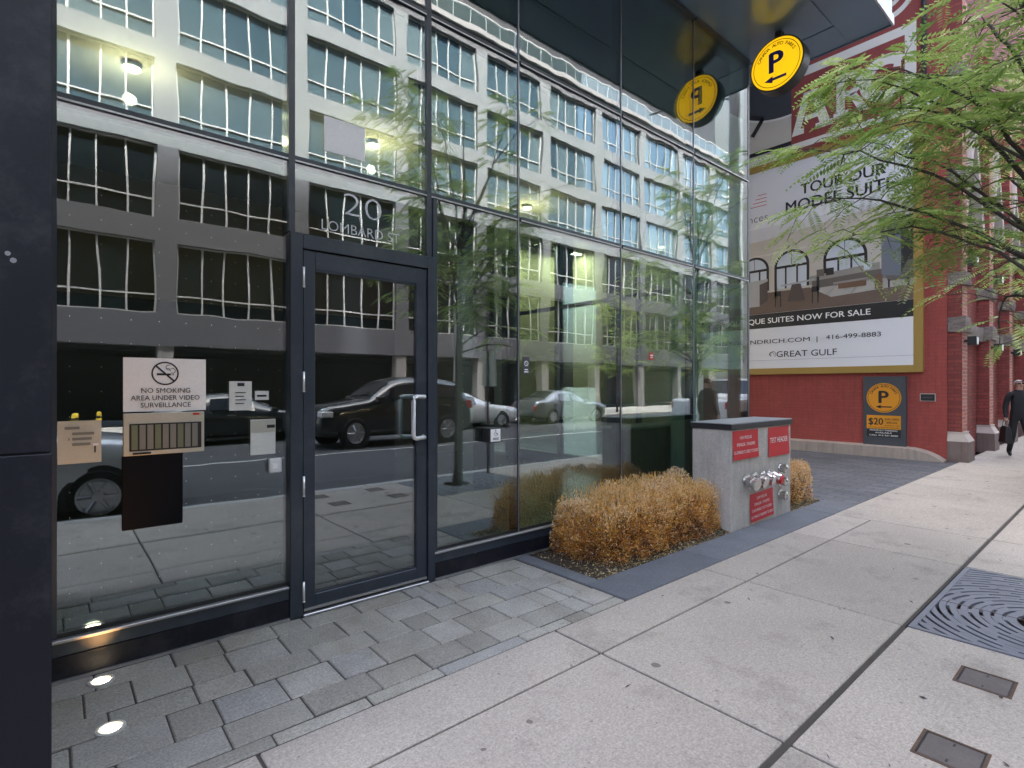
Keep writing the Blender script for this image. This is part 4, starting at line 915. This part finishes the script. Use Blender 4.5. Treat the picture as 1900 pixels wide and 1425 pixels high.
# ------------------------------------------------------------------ office building across the street (seen in the glass)
OB = thing('office_building', 'pale stone office block with ribbon windows across the street', 'building', (15, -20, 0))
OY = -20.0; PITCH = 4.9; X0 = 2.93 - 3 * PITCH; NB = 12
rowz = [(4.2, 6.85), (7.75, 10.4), (11.1, 13.6), (14.3, 16.8), (17.5, 19.9)]
xe0, xe1 = X0 - .4, X0 + NB * PITCH + .68
bandz = [3.0] + [z for r_ in rowz for z in r_] + [20.9]
for k in range(0, len(bandz), 2): B('spandrel', 'office_wall_shaded' if bandz[k] < 6.9 else 'office_wall', OB, xe0, xe1, OY - .6, OY, bandz[k], bandz[k + 1])
for k in range(NB + 1):
    x = X0 + k * PITCH
    for z0, z1 in rowz: B('pier', 'office_wall_shaded' if z0 < 9 else 'office_wall', OB, x, x + .68, OY - .6, OY - .002, z0, z1)
B('backing_wall', 'office_dark', OB, xe0, xe1, OY - 14, OY - .62, 3.0, 20.9)
B('cornice', 'office_cornice', OB, xe0, xe1, OY - .5, OY + .28, 20.55, 20.82); B('cornice', 'office_wall', OB, xe0, xe1, OY - .5, OY + .12, 20.30, 20.545)
B('colonnade_soffit', 'office_dark', OB, xe0, xe1, OY - 5, OY - .61, 2.85, 3.0); B('shopfront', 'office_dark', OB, xe0, xe1, OY - 5.2, OY - 5.0, 0, 3.0)
for k in range(NB + 1): B('colonnade_pier', 'office_cornice', OB, X0 + k * PITCH + .1, X0 + k * PITCH + .6, OY - .6, OY - .1, 0, 3.0)
win = {}
def office_window(x, z0, z1, style):
    key = (round(z1 - z0, 2), style, z0 < 9); wd = PITCH - .68; hh = z1 - z0; n = 5; pw = wd / n
    if key not in win:
        f = MB(); y = -.12; tr = hh * .26
        for i in range(n + 1):
            xx = min(max(pw * i, .03), wd - .03); f.box(xx - .03, xx + .03, y - .03, y + .04, 0, hh)
        for zz in (.03, hh - .03) + ((tr,) if style else ()): f.box(.07, wd - .07, y - .028, y + .035, zz - .026, zz + .026)
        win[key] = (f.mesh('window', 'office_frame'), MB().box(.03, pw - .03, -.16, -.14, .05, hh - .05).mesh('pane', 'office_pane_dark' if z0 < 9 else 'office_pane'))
    o = bpy.data.objects.new('window', win[key][0]); COL.objects.link(o); o.parent = OB; o.matrix_parent_inverse = Matrix.Translation(-Vector(OB.location)); o.location = (x, OY - .1, z0)
    for i in range(n):
        p = bpy.data.objects.new('pane', win[key][1]); COL.objects.link(p); p.parent = o; p.location = (pw * i, 0, 0); p.rotation_euler = (rng.uniform(-.006, .006), 0, rng.uniform(-.006, .006))
for k in range(NB):
    for j, (z0, z1) in enumerate(rowz): office_window(X0 + k * PITCH + .68, z0, z1, True)
rl = MB()
for k in range(58): x = xe0 + (xe1 - xe0) * k / 57; rl.tube([(x, OY - .1, 20.9), (x, OY - .1, 21.9)], .022, 5)
rl.box(xe0, xe1, OY - .13, OY - .07, 21.9, 21.95); rl.build('roof_railing', 'office_frame', OB)
B('railing_glass', 'railing_glass', OB, xe0, xe1, OY - .095, OY - .085, 20.95, 21.85)
B('roof_slab', 'office_wall', OB, xe0, xe1, OY - 14, OY, 20.9, 20.92)
B('setback_storey', 'office_dark', OB, xe0 + 1, xe1 - 1, OY - 14, OY - 2.2, 20.92, 33)
TW = thing('glass_tower', 'tall pale glazed tower beyond the office block', 'building', (60, -24, 0))
pmat('tower_wall', (.46, .50, .51), .5, 0, .06, .3)
B('core', 'tower_wall', TW, 51, 78, -44, -20.5, 0, 62)
tw_me = MB().box(0, 2.0, -.05, .04, 0, 1.7).mesh('window', 'office_pane')
for k in range(11):
    for j in range(16):
        o = bpy.data.objects.new('window', tw_me); COL.objects.link(o); o.parent = TW; o.matrix_parent_inverse = Matrix.Translation(-Vector(TW.location)); o.location = (51.6 + 2.4 * k, -20.5, 3.4 + 3.1 * j); o.rotation_euler = (rng.uniform(-.01, .01), 0, rng.uniform(-.01, .01))
WB = thing('low_rise', 'plain low brick building across the street beyond the left edge', 'building', (-22, -24, 0))
B('wall', 'office_cornice', WB, -40, xe0 - .5, -40, -20.2, 0, 16)
for k in range(5):
    for j in range(4): B('window', 'office_pane', WB, -38 + 5 * k, -35 + 5 * k, -20.199, -20.12, 2 + 3.5 * j, 4.2 + 3.5 * j)
for k, (x, lb) in enumerate(((.52, 'left one of two yellow bollards under the office colonnade'), (1.15, 'right one of two yellow bollards under the office colonnade'))):
    o = thing('bollard', lb, 'bollard', (x, -19.4, 0), group='yellow bollards across the street'); MB().lathe((x, -19.4, 0), (0, 0, 1), [(0, .08), (.55, .08), (.61, .055), (.62, .01)], 14).build('post', 'bollard_yellow', o); MB().lathe((x, -19.4, .4), (0, 0, 1), [(0, .084), (.07, .084)], 14).build('band', 'black_plastic', o)

# ------------------------------------------------------------------ poles
po = thing('utility_pole', 'thick grey concrete utility pole at the kerb past the driveway', 'pole', (13.95, -3.55, 0))
MB().tube([(13.95, -3.55, 0), (13.95, -3.55, 10)], [.19, .13], 20).build('shaft', 'pole_concrete', po, smooth=True)
MB().tube([(13.95, -3.55, 9.2), (13.95, -4.6, 9.7), (13.95, -6.2, 9.8)], .035, 8).build('arm', 'galvanised', po, smooth=True)
sp = thing('street_sign', 'thin sign pole with a square yellow sign at the kerb', 'sign', (5.72, -3.75, 0))
MB().tube([(5.72, -3.75, 0), (5.72, -3.75, 2.9)], .026, 10).build('post', 'iron_dark', sp, smooth=True)
B('plate', 'cream_plate', sp, 5.74, 5.745, -3.95, -3.55, 1.5, 2.1); B('bracket', 'galvanised', sp, 5.70, 5.739, -3.77, -3.73, 1.7, 1.75)
sl = thing('street_lamp', 'slim pale street lamp on the far pavement', 'street lamp', (12.8, -15.1, 0))
MB().tube([(12.8, -15.1, 0), (12.8, -15.1, 8)], [.10, .06], 14).build('shaft', 'galvanised', sl, smooth=True)
MB().tube([(12.8, -15.1, 7.6), (12.8, -14.4, 8.3), (12.8, -13.2, 8.4)], .04, 8).build('arm', 'galvanised', sl, smooth=True); B('head', 'galvanised', sl, 12.68, 12.92, -13.6, -12.9, 8.33, 8.45, .03)

# ------------------------------------------------------------------ cars
CT = {  # x, top, half width, half width at roof, belt, bottom
 'suv': [(2.32, .74, .62, .50, .66, .42), (2.22, .93, .80, .66, .82, .30), (1.9, 1.02, .90, .76, .92, .24), (1.2, 1.10, .93, .80, 1.0, .24), (.95, 1.14, .935, .80, 1.03, .24), (.25, 1.58, .935, .64, 1.06, .24), (-.2, 1.67, .935, .66, 1.07, .24), (-1.2, 1.67, .93, .65, 1.10, .24), (-1.85, 1.60, .92, .61, 1.13, .26), (-2.2, 1.16, .88, .72, 1.06, .30), (-2.3, .80, .78, .66, .72, .40)],
 'sedan': [(2.38, .66, .60, .50, .58, .36), (2.25, .80, .78, .64, .70, .25), (1.8, .88, .88, .74, .80, .20), (1.15, .94, .91, .78, .87, .20), (.85, .97, .91, .78, .89, .20), (.05, 1.37, .91, .58, .92, .20), (-.4, 1.44, .91, .60, .93, .20), (-1.0, 1.41, .91, .58, .95, .20), (-1.75, 1.06, .90, .68, .97, .22), (-2.2, 1.0, .85, .70, .92, .26), (-2.38, .70, .72, .62, .62, .38)],
 'hatch': [(2.15, .72, .60, .50, .62, .38), (2.05, .86, .78, .64, .76, .26), (1.7, .96, .87, .74, .87, .21), (1.15, 1.03, .89, .76, .94, .21), (.95, 1.05, .89, .76, .95, .21), (.15, 1.43, .89, .60, .98, .21), (-.3, 1.50, .89, .62, .99, .21), (-1.2, 1.48, .88, .61, 1.02, .21), (-1.8, 1.38, .86, .57, 1.05, .24), (-2.08, 1.0, .80, .66, .94, .28), (-2.15, .75, .74, .64, .66, .38)],
 'pickup': [(2.85, .90, .70, .60, .80, .45), (2.75, 1.08, .88, .76, .98, .34), (2.2, 1.18, .97, .84, 1.10, .32), (1.5, 1.24, .99, .86, 1.16, .32), (1.3, 1.25, .99, .86, 1.17, .32), (.6, 1.78, .99, .70, 1.20, .32), (.1, 1.87, .99, .72, 1.21, .32), (-.75, 1.85, .99, .71, 1.22, .32), (-.98, 1.24, .99, .88, 1.20, .32), (-2.7, 1.24, .97, .88, 1.20, .38), (-2.85, 1.18, .95, .86, 1.12, .48)]}
WIN = {'suv': (.95, .25, -.2, -1.85, -2.2), 'sedan': (.85, .05, -.2, -1.0, -1.75), 'hatch': (.95, .15, -.2, -1.8, -2.08), 'pickup': (1.3, .6, .0, -.75, -.98)}
WHX = {'suv': (1.38, -1.36, .36), 'sedan': (1.42, -1.38, .32), 'hatch': (1.32, -1.28, .32), 'pickup': (1.85, -1.75, .40)}
def car(kind, paint, label, loc, rz, group):
    st = sorted(CT[kind]); root = thing('parked_car' if kind != 'pickup' else 'pickup_truck', label, 'car' if kind != 'pickup' else 'truck', loc, rz, group)
    xs = np.array([s[0] for s in st]); xx = np.unique(np.concatenate([xs] + [np.linspace(a, b, 4) for a, b in zip(xs[:-1], xs[1:])]))
    at = lambda x: [float(np.interp(x, xs, [s[i] for s in st])) for i in range(1, 6)]
    def sec(x, off=0):
        top, w_, wt, bl, zb = at(x); w_ += off; wt += off; top += off
        return [(0, zb), (w_ * .86, zb), (w_ * .97, zb + .07), (w_, zb + (bl - zb) * .45), (w_ * .995, zb + (bl - zb) * .75), (w_ * .965, bl), (wt + (w_ * .965 - wt) * .1, bl + (top - bl) * .86), (wt * .88, top - .018), (wt * .5, top + .004), (0, top + .01)]
    mb = MB(); L = 10; V = []
    for x in xx:
        q = sec(x); V += [(x, y, z) for y, z in q] + [(x, -y, z) for y, z in q[-2:0:-1]]
    n = 18; F = [(i * n + k, i * n + (k + 1) % n, (i + 1) * n + (k + 1) % n, (i + 1) * n + k) for i in range(len(xx) - 1) for k in range(n)]
    F += [tuple(range(n))[::-1], tuple(range((len(xx) - 1) * n, len(xx) * n))]
    body = mb.add(V, F).build('body', paint, root, smooth=True, local=True)
    sub = body.modifiers.new('s', 'SUBSURF'); sub.levels = sub.render_levels = 1
    wa, wb, wc, we, wf = WIN[kind]; E_ = .012
    def strip(name, xa, xb, sgn, lo=.08, hi=.80):
        m_ = MB(); vs = []; N = 6
        for i in range(N + 1):
            x = xa + (xb - xa) * i / N; q = sec(x, E_); (y5, z5), (y6, z6) = q[5], q[6]
            for f in (lo, hi): vs.append((x, sgn * (y5 + (y6 - y5) * f + E_), z5 + (z6 - z5) * f))
        m_.add(vs, [(2 * i, 2 * i + 1, 2 * i + 3, 2 * i + 2) for i in range(N)]).build(name, 'car_glass', root, local=True, smooth=True)
    xm = (wc + we) / 2 if kind != 'pickup' else wc
    for s in (-1, 1):
        strip('side_window', wb + .12 if kind != 'pickup' else wb + .05, xm + .04 + (.35 if kind != 'pickup' else -.1), s); strip('side_window', xm - .04 + (.35 if kind != 'pickup' else -.1), we + .08, s)
    def screen(name, xa, xb):
        m_ = MB(); vs = []; N = 4
        for i in range(N + 1):
            f = .1 + .8 * i / N; x = xa + (xb - xa) * f; q = sec(x, E_)
            for y, z in ((q[7][0] * .98, q[7][1]), (q[8][0], q[8][1]), (0, q[9][1]), (-q[8][0], q[8][1]), (-q[7][0] * .98, q[7][1])): vs.append((x, y, z + E_))
        m_.add(vs, [(5 * i + k, 5 * i + k + 1, 5 * i + k + 6, 5 * i + k + 5) for i in range(N) for k in range(4)]).build(name, 'car_glass', root, local=True, smooth=True)
    screen('windscreen', wa, wb); screen('rear_window', we, wf)
    fx, rx, r = WHX[kind]
    for x in (fx, rx):
        hw = at(x)[1]
        for s in (-1, 1):
            MB().lathe((x, s * (hw - .06), r), (0, s, 0), [(0, r * 1.17), (.052, r * 1.17), (.060, r * 1.10)], 26).build('wheel_arch', 'black_plastic', root, local=True)
            wh = MB().lathe((x, s * (hw - .20), r), (0, s, 0), [(0, r * .9), (.02, r), (.19, r), (.215, r * .93), (.215, r * .70), (.20, r * .68)], 26).build('wheel', 'tyre', root, local=True)
            rim = MB().lathe((x, s * (hw - .0), r), (0, s, 0), [(0, r * .66), (.012, r * .66), (.014, r * .56), (.004, r * .54)], 22)
            for k in range(6):
                a = k * math.pi / 3; rim.tube([(x + .05 * math.cos(a), s * (hw + .012), r + .05 * math.sin(a)), (x + r * .6 * math.cos(a), s * (hw + .008), r + r * .6 * math.sin(a))], .022, 5)
            rim.lathe((x, s * hw, r), (0, s, 0), [(0, .07), (.022, .06)], 10); rim.build('rim', 'rim', wh, local=True)
    fxm = st[-1][0]; rxm = st[0][0]; tp, hw = at(fxm - .12)[:2]; tpr, hwr = at(rxm + .1)[:2]
    for s in (-1, 1):
        MB().box(fxm - .36, fxm - .05, s * (hw * .98) - .16, s * (hw * .98) + .0 if s > 0 else s * hw * .98 + .16, tp - .20, tp - .06).build('headlight', 'headlight', root, .03, local=True, segs=2)
        MB().box(rxm + .02, rxm + .26, s * hwr - .13 if s > 0 else s * hwr, s * hwr if s > 0 else s * hwr + .13, tpr - .30, tpr - .08).build('tail_light', 'taillight', root, .02, local=True, segs=2)
        MB().box(wa - .32, wa - .12, s * .98 - .09, s * .98 + .09, at(wa)[3] + .02, at(wa)[3] + .16).build('wing_mirror', paint, root, .03, local=True, segs=2)
        for xh in (wc - .35, wc - 1.2):
            MB().box(xh, xh + .16, s * .945 - .012, s * .945 + .012, at(0)[3] - .12, at(0)[3] - .085).build('door_handle', 'chrome', root, local=True)
    MB().box(fxm - .03, fxm + .02, -.42, .42, .50, tp - .16).build('grille', 'black_plastic', root, .01, local=True)
    MB().box(fxm + .02, fxm + .03, -.17, .17, .36, .46).build('number_plate', 'sign_white', root, local=True)
    return root
CG = 'cars in the street'
car('hatch', 'paint_silver', 'silver hatchback parked at the near kerb, front cut off by the black pier', (-.90, -5.25, -.13), 0, CG)
car('sedan', 'paint_black', 'black saloon car parked across the street left of the door', (4.2, -13.6, -.13), 0, CG)
car('suv', 'paint_charcoal', 'dark grey SUV in the middle of the road, mirrored behind the door handle', (7.35, -10.5, -.13), math.pi, CG).scale = (1.02, 1.02, 1.13)
car('sedan', 'paint_silver', 'silver saloon car parked across the street behind the SUV', (12.0, -13.6, -.13), 0, CG)
car('sedan', 'paint_grey', 'grey saloon car parked across the street beyond the silver one', (17.6, -13.6, -.13), 0, CG)
car('pickup', 'paint_white', 'white pickup truck parked at the near kerb past the driveway', (18.0, -5.35, -.13), 0, CG)
car('hatch', 'paint_grey', 'grey hatchback parked in front of the white pickup truck', (24.3, -5.3, -.13), 0, CG)

# ------------------------------------------------------------------ trees
def frond_mesh(rg, n=11, ln=.24):
    """one pinnate leaf along +x, drooping: returns verts (leaflets*4,3)"""
    V = []
    for i in range(n):
        t = (i + .6) / n; x = ln * t; z = -.10 * ln * t - .30 * ln * t * t; sz = ln * .20 * (.75 + .5 * math.sin(math.pi * min(1, t * 1.05)))
        for s in (-1, 1):
            d = np.array([.50, s * .85, -.22 + rg.uniform(-.15, .15)]); d /= np.linalg.norm(d); sd = np.array([-.5 * s, .3, .12]); sd = np.cross(d, [0, .2 * s, 1]); sd /= np.linalg.norm(sd)
            b = np.array([x, 0, z]); V += [b, b + d * sz * .5 + sd * sz * .17, b + d * sz, b + d * sz * .5 - sd * sz * .17]
    return np.array(V)
def tree(name, label, loc, branches, seed, group, hgt=3.0, tr=.062, dens=1.0):
    rg = np.random.default_rng(seed); r = random.Random(seed); root = thing(name, label, 'tree', loc, group=group)
    trunk = MB(); trunk.tube([(0, 0, -.06), (.01, .01, .25), (.03, -.02, 1.2), (.0, .03, 2.1), (.02, .05, hgt), (.06, .1, hgt + 1.4), (.1, .05, hgt + 2.6)], [tr * 1.5, tr * 1.1, tr, tr * .9, tr * .75, tr * .45, tr * .2], 12)
    tw = MB(); fronds = [frond_mesh(r, r.randint(9, 13), r.uniform(.20, .30)) for _ in range(10)]
    FV, tones = [], []
    def leafat(p, d, sc_=1.):
        d = Vector(d); d.z *= .5
        if d.length < 1e-3: d = Vector((1, 0, 0))
        d.normalize(); up = Vector((r.uniform(-.35, .35), r.uniform(-.35, .35), 1)).normalized(); y = up.cross(d).normalized(); z = d.cross(y)
        M_ = np.array([d, y, z]) * sc_ * r.uniform(.75, 1.15)
        f = fronds[r.randrange(10)]; FV.append(f @ M_ + np.array(p)); tones.append(np.repeat(np.clip(rg.normal(r.gauss(.5, .2), .12, len(f) // 4), 0, 1), 4))
    for (h0, end, lv) in branches:
        a = Vector((.0, .02, h0)); e = Vector(end); L = (e - a).length; N = max(5, int(L / .16)); pts = []
        side = Vector((r.uniform(-1, 1), r.uniform(-1, 1), 0)) * L * .07
        for i in range(N + 1):
            t = i / N; p = a.lerp(e, t) + side * math.sin(math.pi * t) + Vector((0, 0, .14 * L * math.sin(math.pi * t) ** 1.0 * (1 if e.z > h0 - .2 else .4))) + Vector((r.gauss(0, .013), r.gauss(0, .013), r.gauss(0, .013)))
            pts.append(p)
        trunk.tube(pts, [max(.0035, (.006 + .005 * L) * (1 - .85 * i / N)) for i in range(N + 1)], 7)
        for i in range(1, N + 1):
            t = i / N
            if t < .28: continue
            for _ in range(2 if r.random() < .75 * dens * lv else 1):
                dirm = (pts[i] - pts[i - 1]).normalized(); s = Vector((r.gauss(0, 1), r.gauss(0, 1), r.gauss(0, .35))); s -= dirm * s.dot(dirm) * .4; s.normalize()
                ll = r.uniform(.18, .50) * (1.15 - .5 * t); q = pts[i]; tp = [q, q + s * ll * .5 + Vector((0, 0, .02)), q + s * ll + Vector((0, 0, -.03))]
                tw.tube(tp, [.0045, .003, .0015], 4, cap=False)
                nl = max(1, int(ll / .07 * lv))
                for k in range(nl):
                    f = (k + .7) / nl; pp = tp[0].lerp(tp[1], f * 2) if f < .5 else tp[1].lerp(tp[2], f * 2 - 1)
                    side_ = s.cross(Vector((0, 0, 1))) * (1 if k % 2 else -1); leafat(pp, s * .6 + side_ * r.uniform(.4, 1.1) + Vector((0, 0, r.uniform(-.5, .25))))
                leafat(tp[2], s)
        for _ in range(3): leafat(pts[-1], (pts[-1] - pts[-3]).normalized() + Vector((r.gauss(0, .5), r.gauss(0, .5), 0)))
    trunk.build('trunk', 'bark', root, smooth=True, local=True); tw.build('twigs', 'twig', root, local=True, kind='stuff')
    v = np.concatenate(FV); tone = np.concatenate(tones); fc = np.arange(len(v)).reshape(-1, 4)
    soup('crown', v, fc, tone, 'locust_leaf', root, local=True)
    return root
br = [(2.5, (.05, 1.30, 3.96), 1.4), (2.35, (-.24, 1.38, 3.34), 1.2), (2.2, (-.38, 1.38, 2.90), 1.2), (2.1, (-.40, 1.16, 2.56), 1.3), (2.7, (.35, 1.2, 4.1), 1.2), (2.5, (.40, 1.20, 3.78), 1.2), (2.8, (.72, 1.06, 4.1), 1.0),
      (2.3, (.05, 1.1, 3.4), .9), (2.15, (-.02, .93, 2.62), .9), (3.1, (1.58, .85, 4.75), .4), (2.4, (.95, .40, 3.12), .3), (2.0, (1.42, .46, 1.86), .5), (2.1, (1.22, .50, 2.40), .35), (2.2, (.49, .86, 3.0), .5),
      (3.4, (.3, .9, 5.6), .6), (3.6, (1.5, .3, 6.0), .3)]
r0 = random.Random(4)
for k in range(15):
    a = R(140 + 170 * k / 15 + r0.uniform(-10, 10)); rr = r0.uniform(1.0, 1.75); br.append((r0.uniform(2.1, 3.8), (rr * math.cos(a), rr * math.sin(a) * .9, r0.uniform(2.6, 6.0)), 1))
tree('honey_locust', 'slender honey locust growing from the tree grate', (4.75, -3.28, 0), br, 11, 'street trees along the kerb')
def ring_branches(seed, n=26, rmax=2.0, zlo=2.4, zhi=6.6):
    q = random.Random(seed); out = []
    for k in range(n):
        a = 2 * math.pi * k * .382; rr = q.uniform(.9, rmax); z = q.uniform(zlo, zhi); out.append((min(4.4, max(2.0, z - q.uniform(.4, 1.6))), (rr * math.cos(a), rr * math.sin(a), z), 1))
    return out
t2 = tree('honey_locust', 'honey locust at the kerb by the utility pole', (11.5, -3.3, 0), ring_branches(21), 22, 'street trees along the kerb')
for loc, rz, lb in (((19.5, -3.3, 0), 2.1, 'honey locust at the kerb beside the white pickup truck'), ((27.5, -3.3, 0), 4.0, 'honey locust furthest along the near kerb'), ((24.5, -15.8, 0), 1.0, 'honey locust on the far pavement opposite the driveway'), ((33, -15.8, 0), 3.0, 'honey locust on the far pavement beyond the others')):
    c_ = copy_tree(t2); c_.location = loc; c_.rotation_euler = (0, 0, rz); c_['label'] = lb

# ------------------------------------------------------------------ people
def person(name, label, loc, rz, top, hair, height, bald=False, glasses=False, coat=False):
    root = thing(name, label, 'person', loc, rz); S = height / 1.72
    # facing -y, walking
    P_ = {'pel': (0, 0, .93), 'bel': (0, -.01, 1.08), 'che': (0, 0, 1.28), 'sho': (0, .01, 1.42), 'nek': (0, .0, 1.50), 'jaw': (0, -.015, 1.565), 'hd': (0, -.005, 1.635), 'crn': (0, .005, 1.69),
          'hl': (.09, 0, .90), 'kl': (.10, -.14, .50), 'al': (.10, -.10, .09), 'tl': (.115, -.24, .035), 'hr': (-.09, 0, .90), 'kr': (-.10, .03, .50), 'ar': (-.10, .20, .12), 'tr': (-.115, .08, .035),
          'sl': (.17, .01, 1.40), 'el': (.235, .04, 1.12), 'wl': (.24, -.06, .89), 'sr': (-.17, .01, 1.40), 'er': (-.235, .03, 1.12), 'wr': (-.24, -.03, .88)}
    RD = {'pel': (.155, .115), 'bel': (.150, .115), 'che': (.165, .115), 'sho': (.10, .085), 'nek': (.055, .055), 'jaw': (.062, .07), 'hd': (.075, .09), 'crn': (.055, .068), 'hl': (.088, .09), 'kl': (.062, .065), 'al': (.045, .05), 'tl': (.042, .028), 'hr': (.088, .09), 'kr': (.062, .065), 'ar': (.045, .05), 'tr': (.042, .028), 'sl': (.066, .066), 'el': (.048, .05), 'wl': (.036, .036), 'sr': (.066, .066), 'er': (.048, .05), 'wr': (.036, .036)}
    ed = [('pel', 'bel'), ('bel', 'che'), ('che', 'sho'), ('sho', 'nek'), ('nek', 'jaw'), ('jaw', 'hd'), ('hd', 'crn'), ('pel', 'hl'), ('hl', 'kl'), ('kl', 'al'), ('al', 'tl'), ('pel', 'hr'), ('hr', 'kr'), ('kr', 'ar'), ('ar', 'tr'), ('sho', 'sl'), ('sl', 'el'), ('el', 'wl'), ('sho', 'sr'), ('sr', 'er'), ('er', 'wr')]
    for s, w_ in (('l', 1), ('r', -1)):
        b = P_['w' + s]; P_['p' + s] = (b[0], b[1] - .01, b[2] - .07); RD['p' + s] = (.022, .036); ed.append(('w' + s, 'p' + s))
        for k in range(4):
            nm = 'f%s%d' % (s, k); yb = b[1] - .035 + .020 * k; ln_ = (.065, .078, .072, .055)[k]
            P_[nm + 'a'] = (b[0] - w_ * .004, yb, b[2] - .115); P_[nm + 'b'] = (b[0] - w_ * .022, yb, b[2] - .115 - ln_ * .65); P_[nm + 'c'] = (b[0] - w_ * .045, yb, b[2] - .12 - ln_ * .75)
            for e_ in 'abc': RD[nm + e_] = (.009, .009)
            ed += [('p' + s, nm + 'a'), (nm + 'a', nm + 'b'), (nm + 'b', nm + 'c')]
        P_['t' + s + 'a'] = (b[0] - w_ * .015, b[1] - .05, b[2] - .07); P_['t' + s + 'b'] = (b[0] - w_ * .03, b[1] - .062, b[2] - .115)
        RD['t' + s + 'a'] = RD['t' + s + 'b'] = (.010, .010); ed += [('p' + s, 't' + s + 'a'), ('t' + s + 'a', 't' + s + 'b')]
    names = list(P_); me = bpy.data.meshes.new('body'); me.from_pydata([Vector(P_[n_]) * S for n_ in names], [(names.index(a), names.index(b)) for a, b in ed], [])
    o = bpy.data.objects.new('body_tmp', me); COL.objects.link(o); md = o.modifiers.new('skin', 'SKIN'); md.use_smooth_shade = True
    lay = me.skin_vertices[0].data if me.skin_vertices else None
    if lay is None:
        bpy.context.view_layer.objects.active = o; bpy.ops.mesh.customdata_skin_add(); lay = me.skin_vertices[0].data
    for i, n_ in enumerate(names): lay[i].radius = (RD[n_][0] * S, RD[n_][1] * S); lay[i].use_root = (n_ == 'pel')
    sb = o.modifiers.new('sub', 'SUBSURF'); sb.levels = sb.render_levels = 2
    dg = bpy.context.evaluated_depsgraph_get(); dg.update(); bm_ = bpy.data.meshes.new_from_object(o.evaluated_get(dg)); bpy.data.objects.remove(o)
    for m_ in ('skin', top, 'cloth_dark', 'leather_black'): bm_.materials.append(MATS[m_])
    for p in bm_.polygons:
        c_ = p.center / S; p.use_smooth = True
        p.material_index = 0 if c_.z > 1.50 or (abs(c_.x) > .19 and c_.z < .885) else 3 if c_.z < .10 else 1 if c_.z > .93 or abs(c_.x) > .2 else 2
    b = bpy.data.objects.new('body', bm_); COL.objects.link(b); b.parent = root
    hb = MB(); hv = []; N = 14
    for i in range(9):
        ph = R(-30 + 120 * i / 8)
        for k in range(N):
            q = 2 * math.pi * k / N; rr_ = math.cos(ph); fx_ = .081 * rr_ * math.sin(q); fy = .098 * rr_ * math.cos(q) + .012; z = 1.655 + .085 * math.sin(ph)
            if math.cos(q) < -.3 and ph < R(45): fy *= .8; z = max(z, 1.70)
            if bald and z > 1.70: fy *= .93; fx_ *= .93; z -= .012
            hv.append((fx_ * S, fy * S, z * S))
    hb.add(hv, [(i * N + k, i * N + (k + 1) % N, (i + 1) * N + (k + 1) % N, (i + 1) * N + k) for i in range(8) for k in range(N)]).build('hair', hair, root, local=True, smooth=True)
    MB().tube([(0, -.092 * S, 1.645 * S), (0, -.118 * S, 1.612 * S), (0, -.095 * S, 1.604 * S)], [.008 * S, .013 * S, .010 * S], 8).build('nose', 'skin', root, local=True, smooth=True)
    for s in (-1, 1): MB().tube([(s * .076 * S, .0, 1.60 * S), (s * .086 * S, .008, 1.63 * S), (s * .080 * S, .004, 1.655 * S)], [.008, .013, .008], 6).build('ear', 'skin', root, local=True, smooth=True)
    MB().box(-.024 * S, .024 * S, -.094 * S, -.086 * S, 1.577 * S, 1.583 * S).build('mouth', 'red_sign', root, local=True)
    if glasses:
        g_ = MB()
        for s in (-1, 1): g_.box(min(s * .010, s * .062) * S, max(s * .010, s * .062) * S, -.108 * S, -.096 * S, 1.628 * S, 1.662 * S); g_.box(min(s * .062, s * .082) * S, max(s * .062, s * .082) * S, -.10 * S, .0, 1.648 * S, 1.654 * S)
        g_.box(-.012, .012, -.106 * S, -.098 * S, 1.65 * S, 1.656 * S); g_.build('sunglasses', 'black_plastic', root, local=True)
    if coat:
        c_ = MB(); prof = [(1.44, .15, .10), (1.3, .20, .14), (1.08, .18, .14), (.9, .20, .16), (.65, .23, .19), (.45, .25, .21)]; N = 20
        vs = [(a * math.cos(2 * math.pi * k / N) * S, d * math.sin(2 * math.pi * k / N) * S, z * S) for z, a, d in prof for k in range(N)]
        c_.add(vs, [(i * N + k, (i + 1) * N + k, (i + 1) * N + (k + 1) % N, i * N + (k + 1) % N) for i in range(len(prof) - 1) for k in range(N)]).build('coat', top, root, local=True, smooth=True)
    return root
pr = person('person', 'person with white hair and sunglasses in dark clothes walking by the brick pilasters', (15.34, -1.92, 0), R(-62), 'cloth_dark', 'hair_white', 1.62, True, True)
hx = Matrix.Rotation(R(-62), 3, 'Z') @ Vector((-.255 * .942, -.05, 0))
bx_, by_ = 15.34 + hx.x, -1.92 + hx.y; bz = .66
bg_ = thing('handbag', 'black shopping bag carried by the walking person', 'bag', (bx_, by_, bz - .36), R(-62))
vs_ = []; 
for z, a, d in ((0, .13, .055), (.03, .15, .07), (.30, .12, .05), (.36, .11, .03)): vs_ += [(-d, -a, z), (d, -a, z), (d, a, z), (-d, a, z)]
MB().add(vs_, [(3, 2, 1, 0), (12, 13, 14, 15)] + [(4 * i + k, 4 * i + (k + 1) % 4, 4 * i + 4 + (k + 1) % 4, 4 * i + 4 + k) for i in range(3) for k in range(4)]).build('pouch', 'leather_black', bg_, .01, local=True)
for s in (-.02, .02): MB().tube([(s, .08 * math.cos(t), .36 + .12 * math.sin(t)) for t in np.linspace(math.pi, 0, 10)], .006, 6).build('strap', 'leather_black', bg_, local=True)
person('person', 'person in a long brown coat on the sidewalk mirrored by the glass corner', (11.2, -2.75, 0), R(100), 'cloth_brown', 'hair_brown', 1.66, False, False, True)
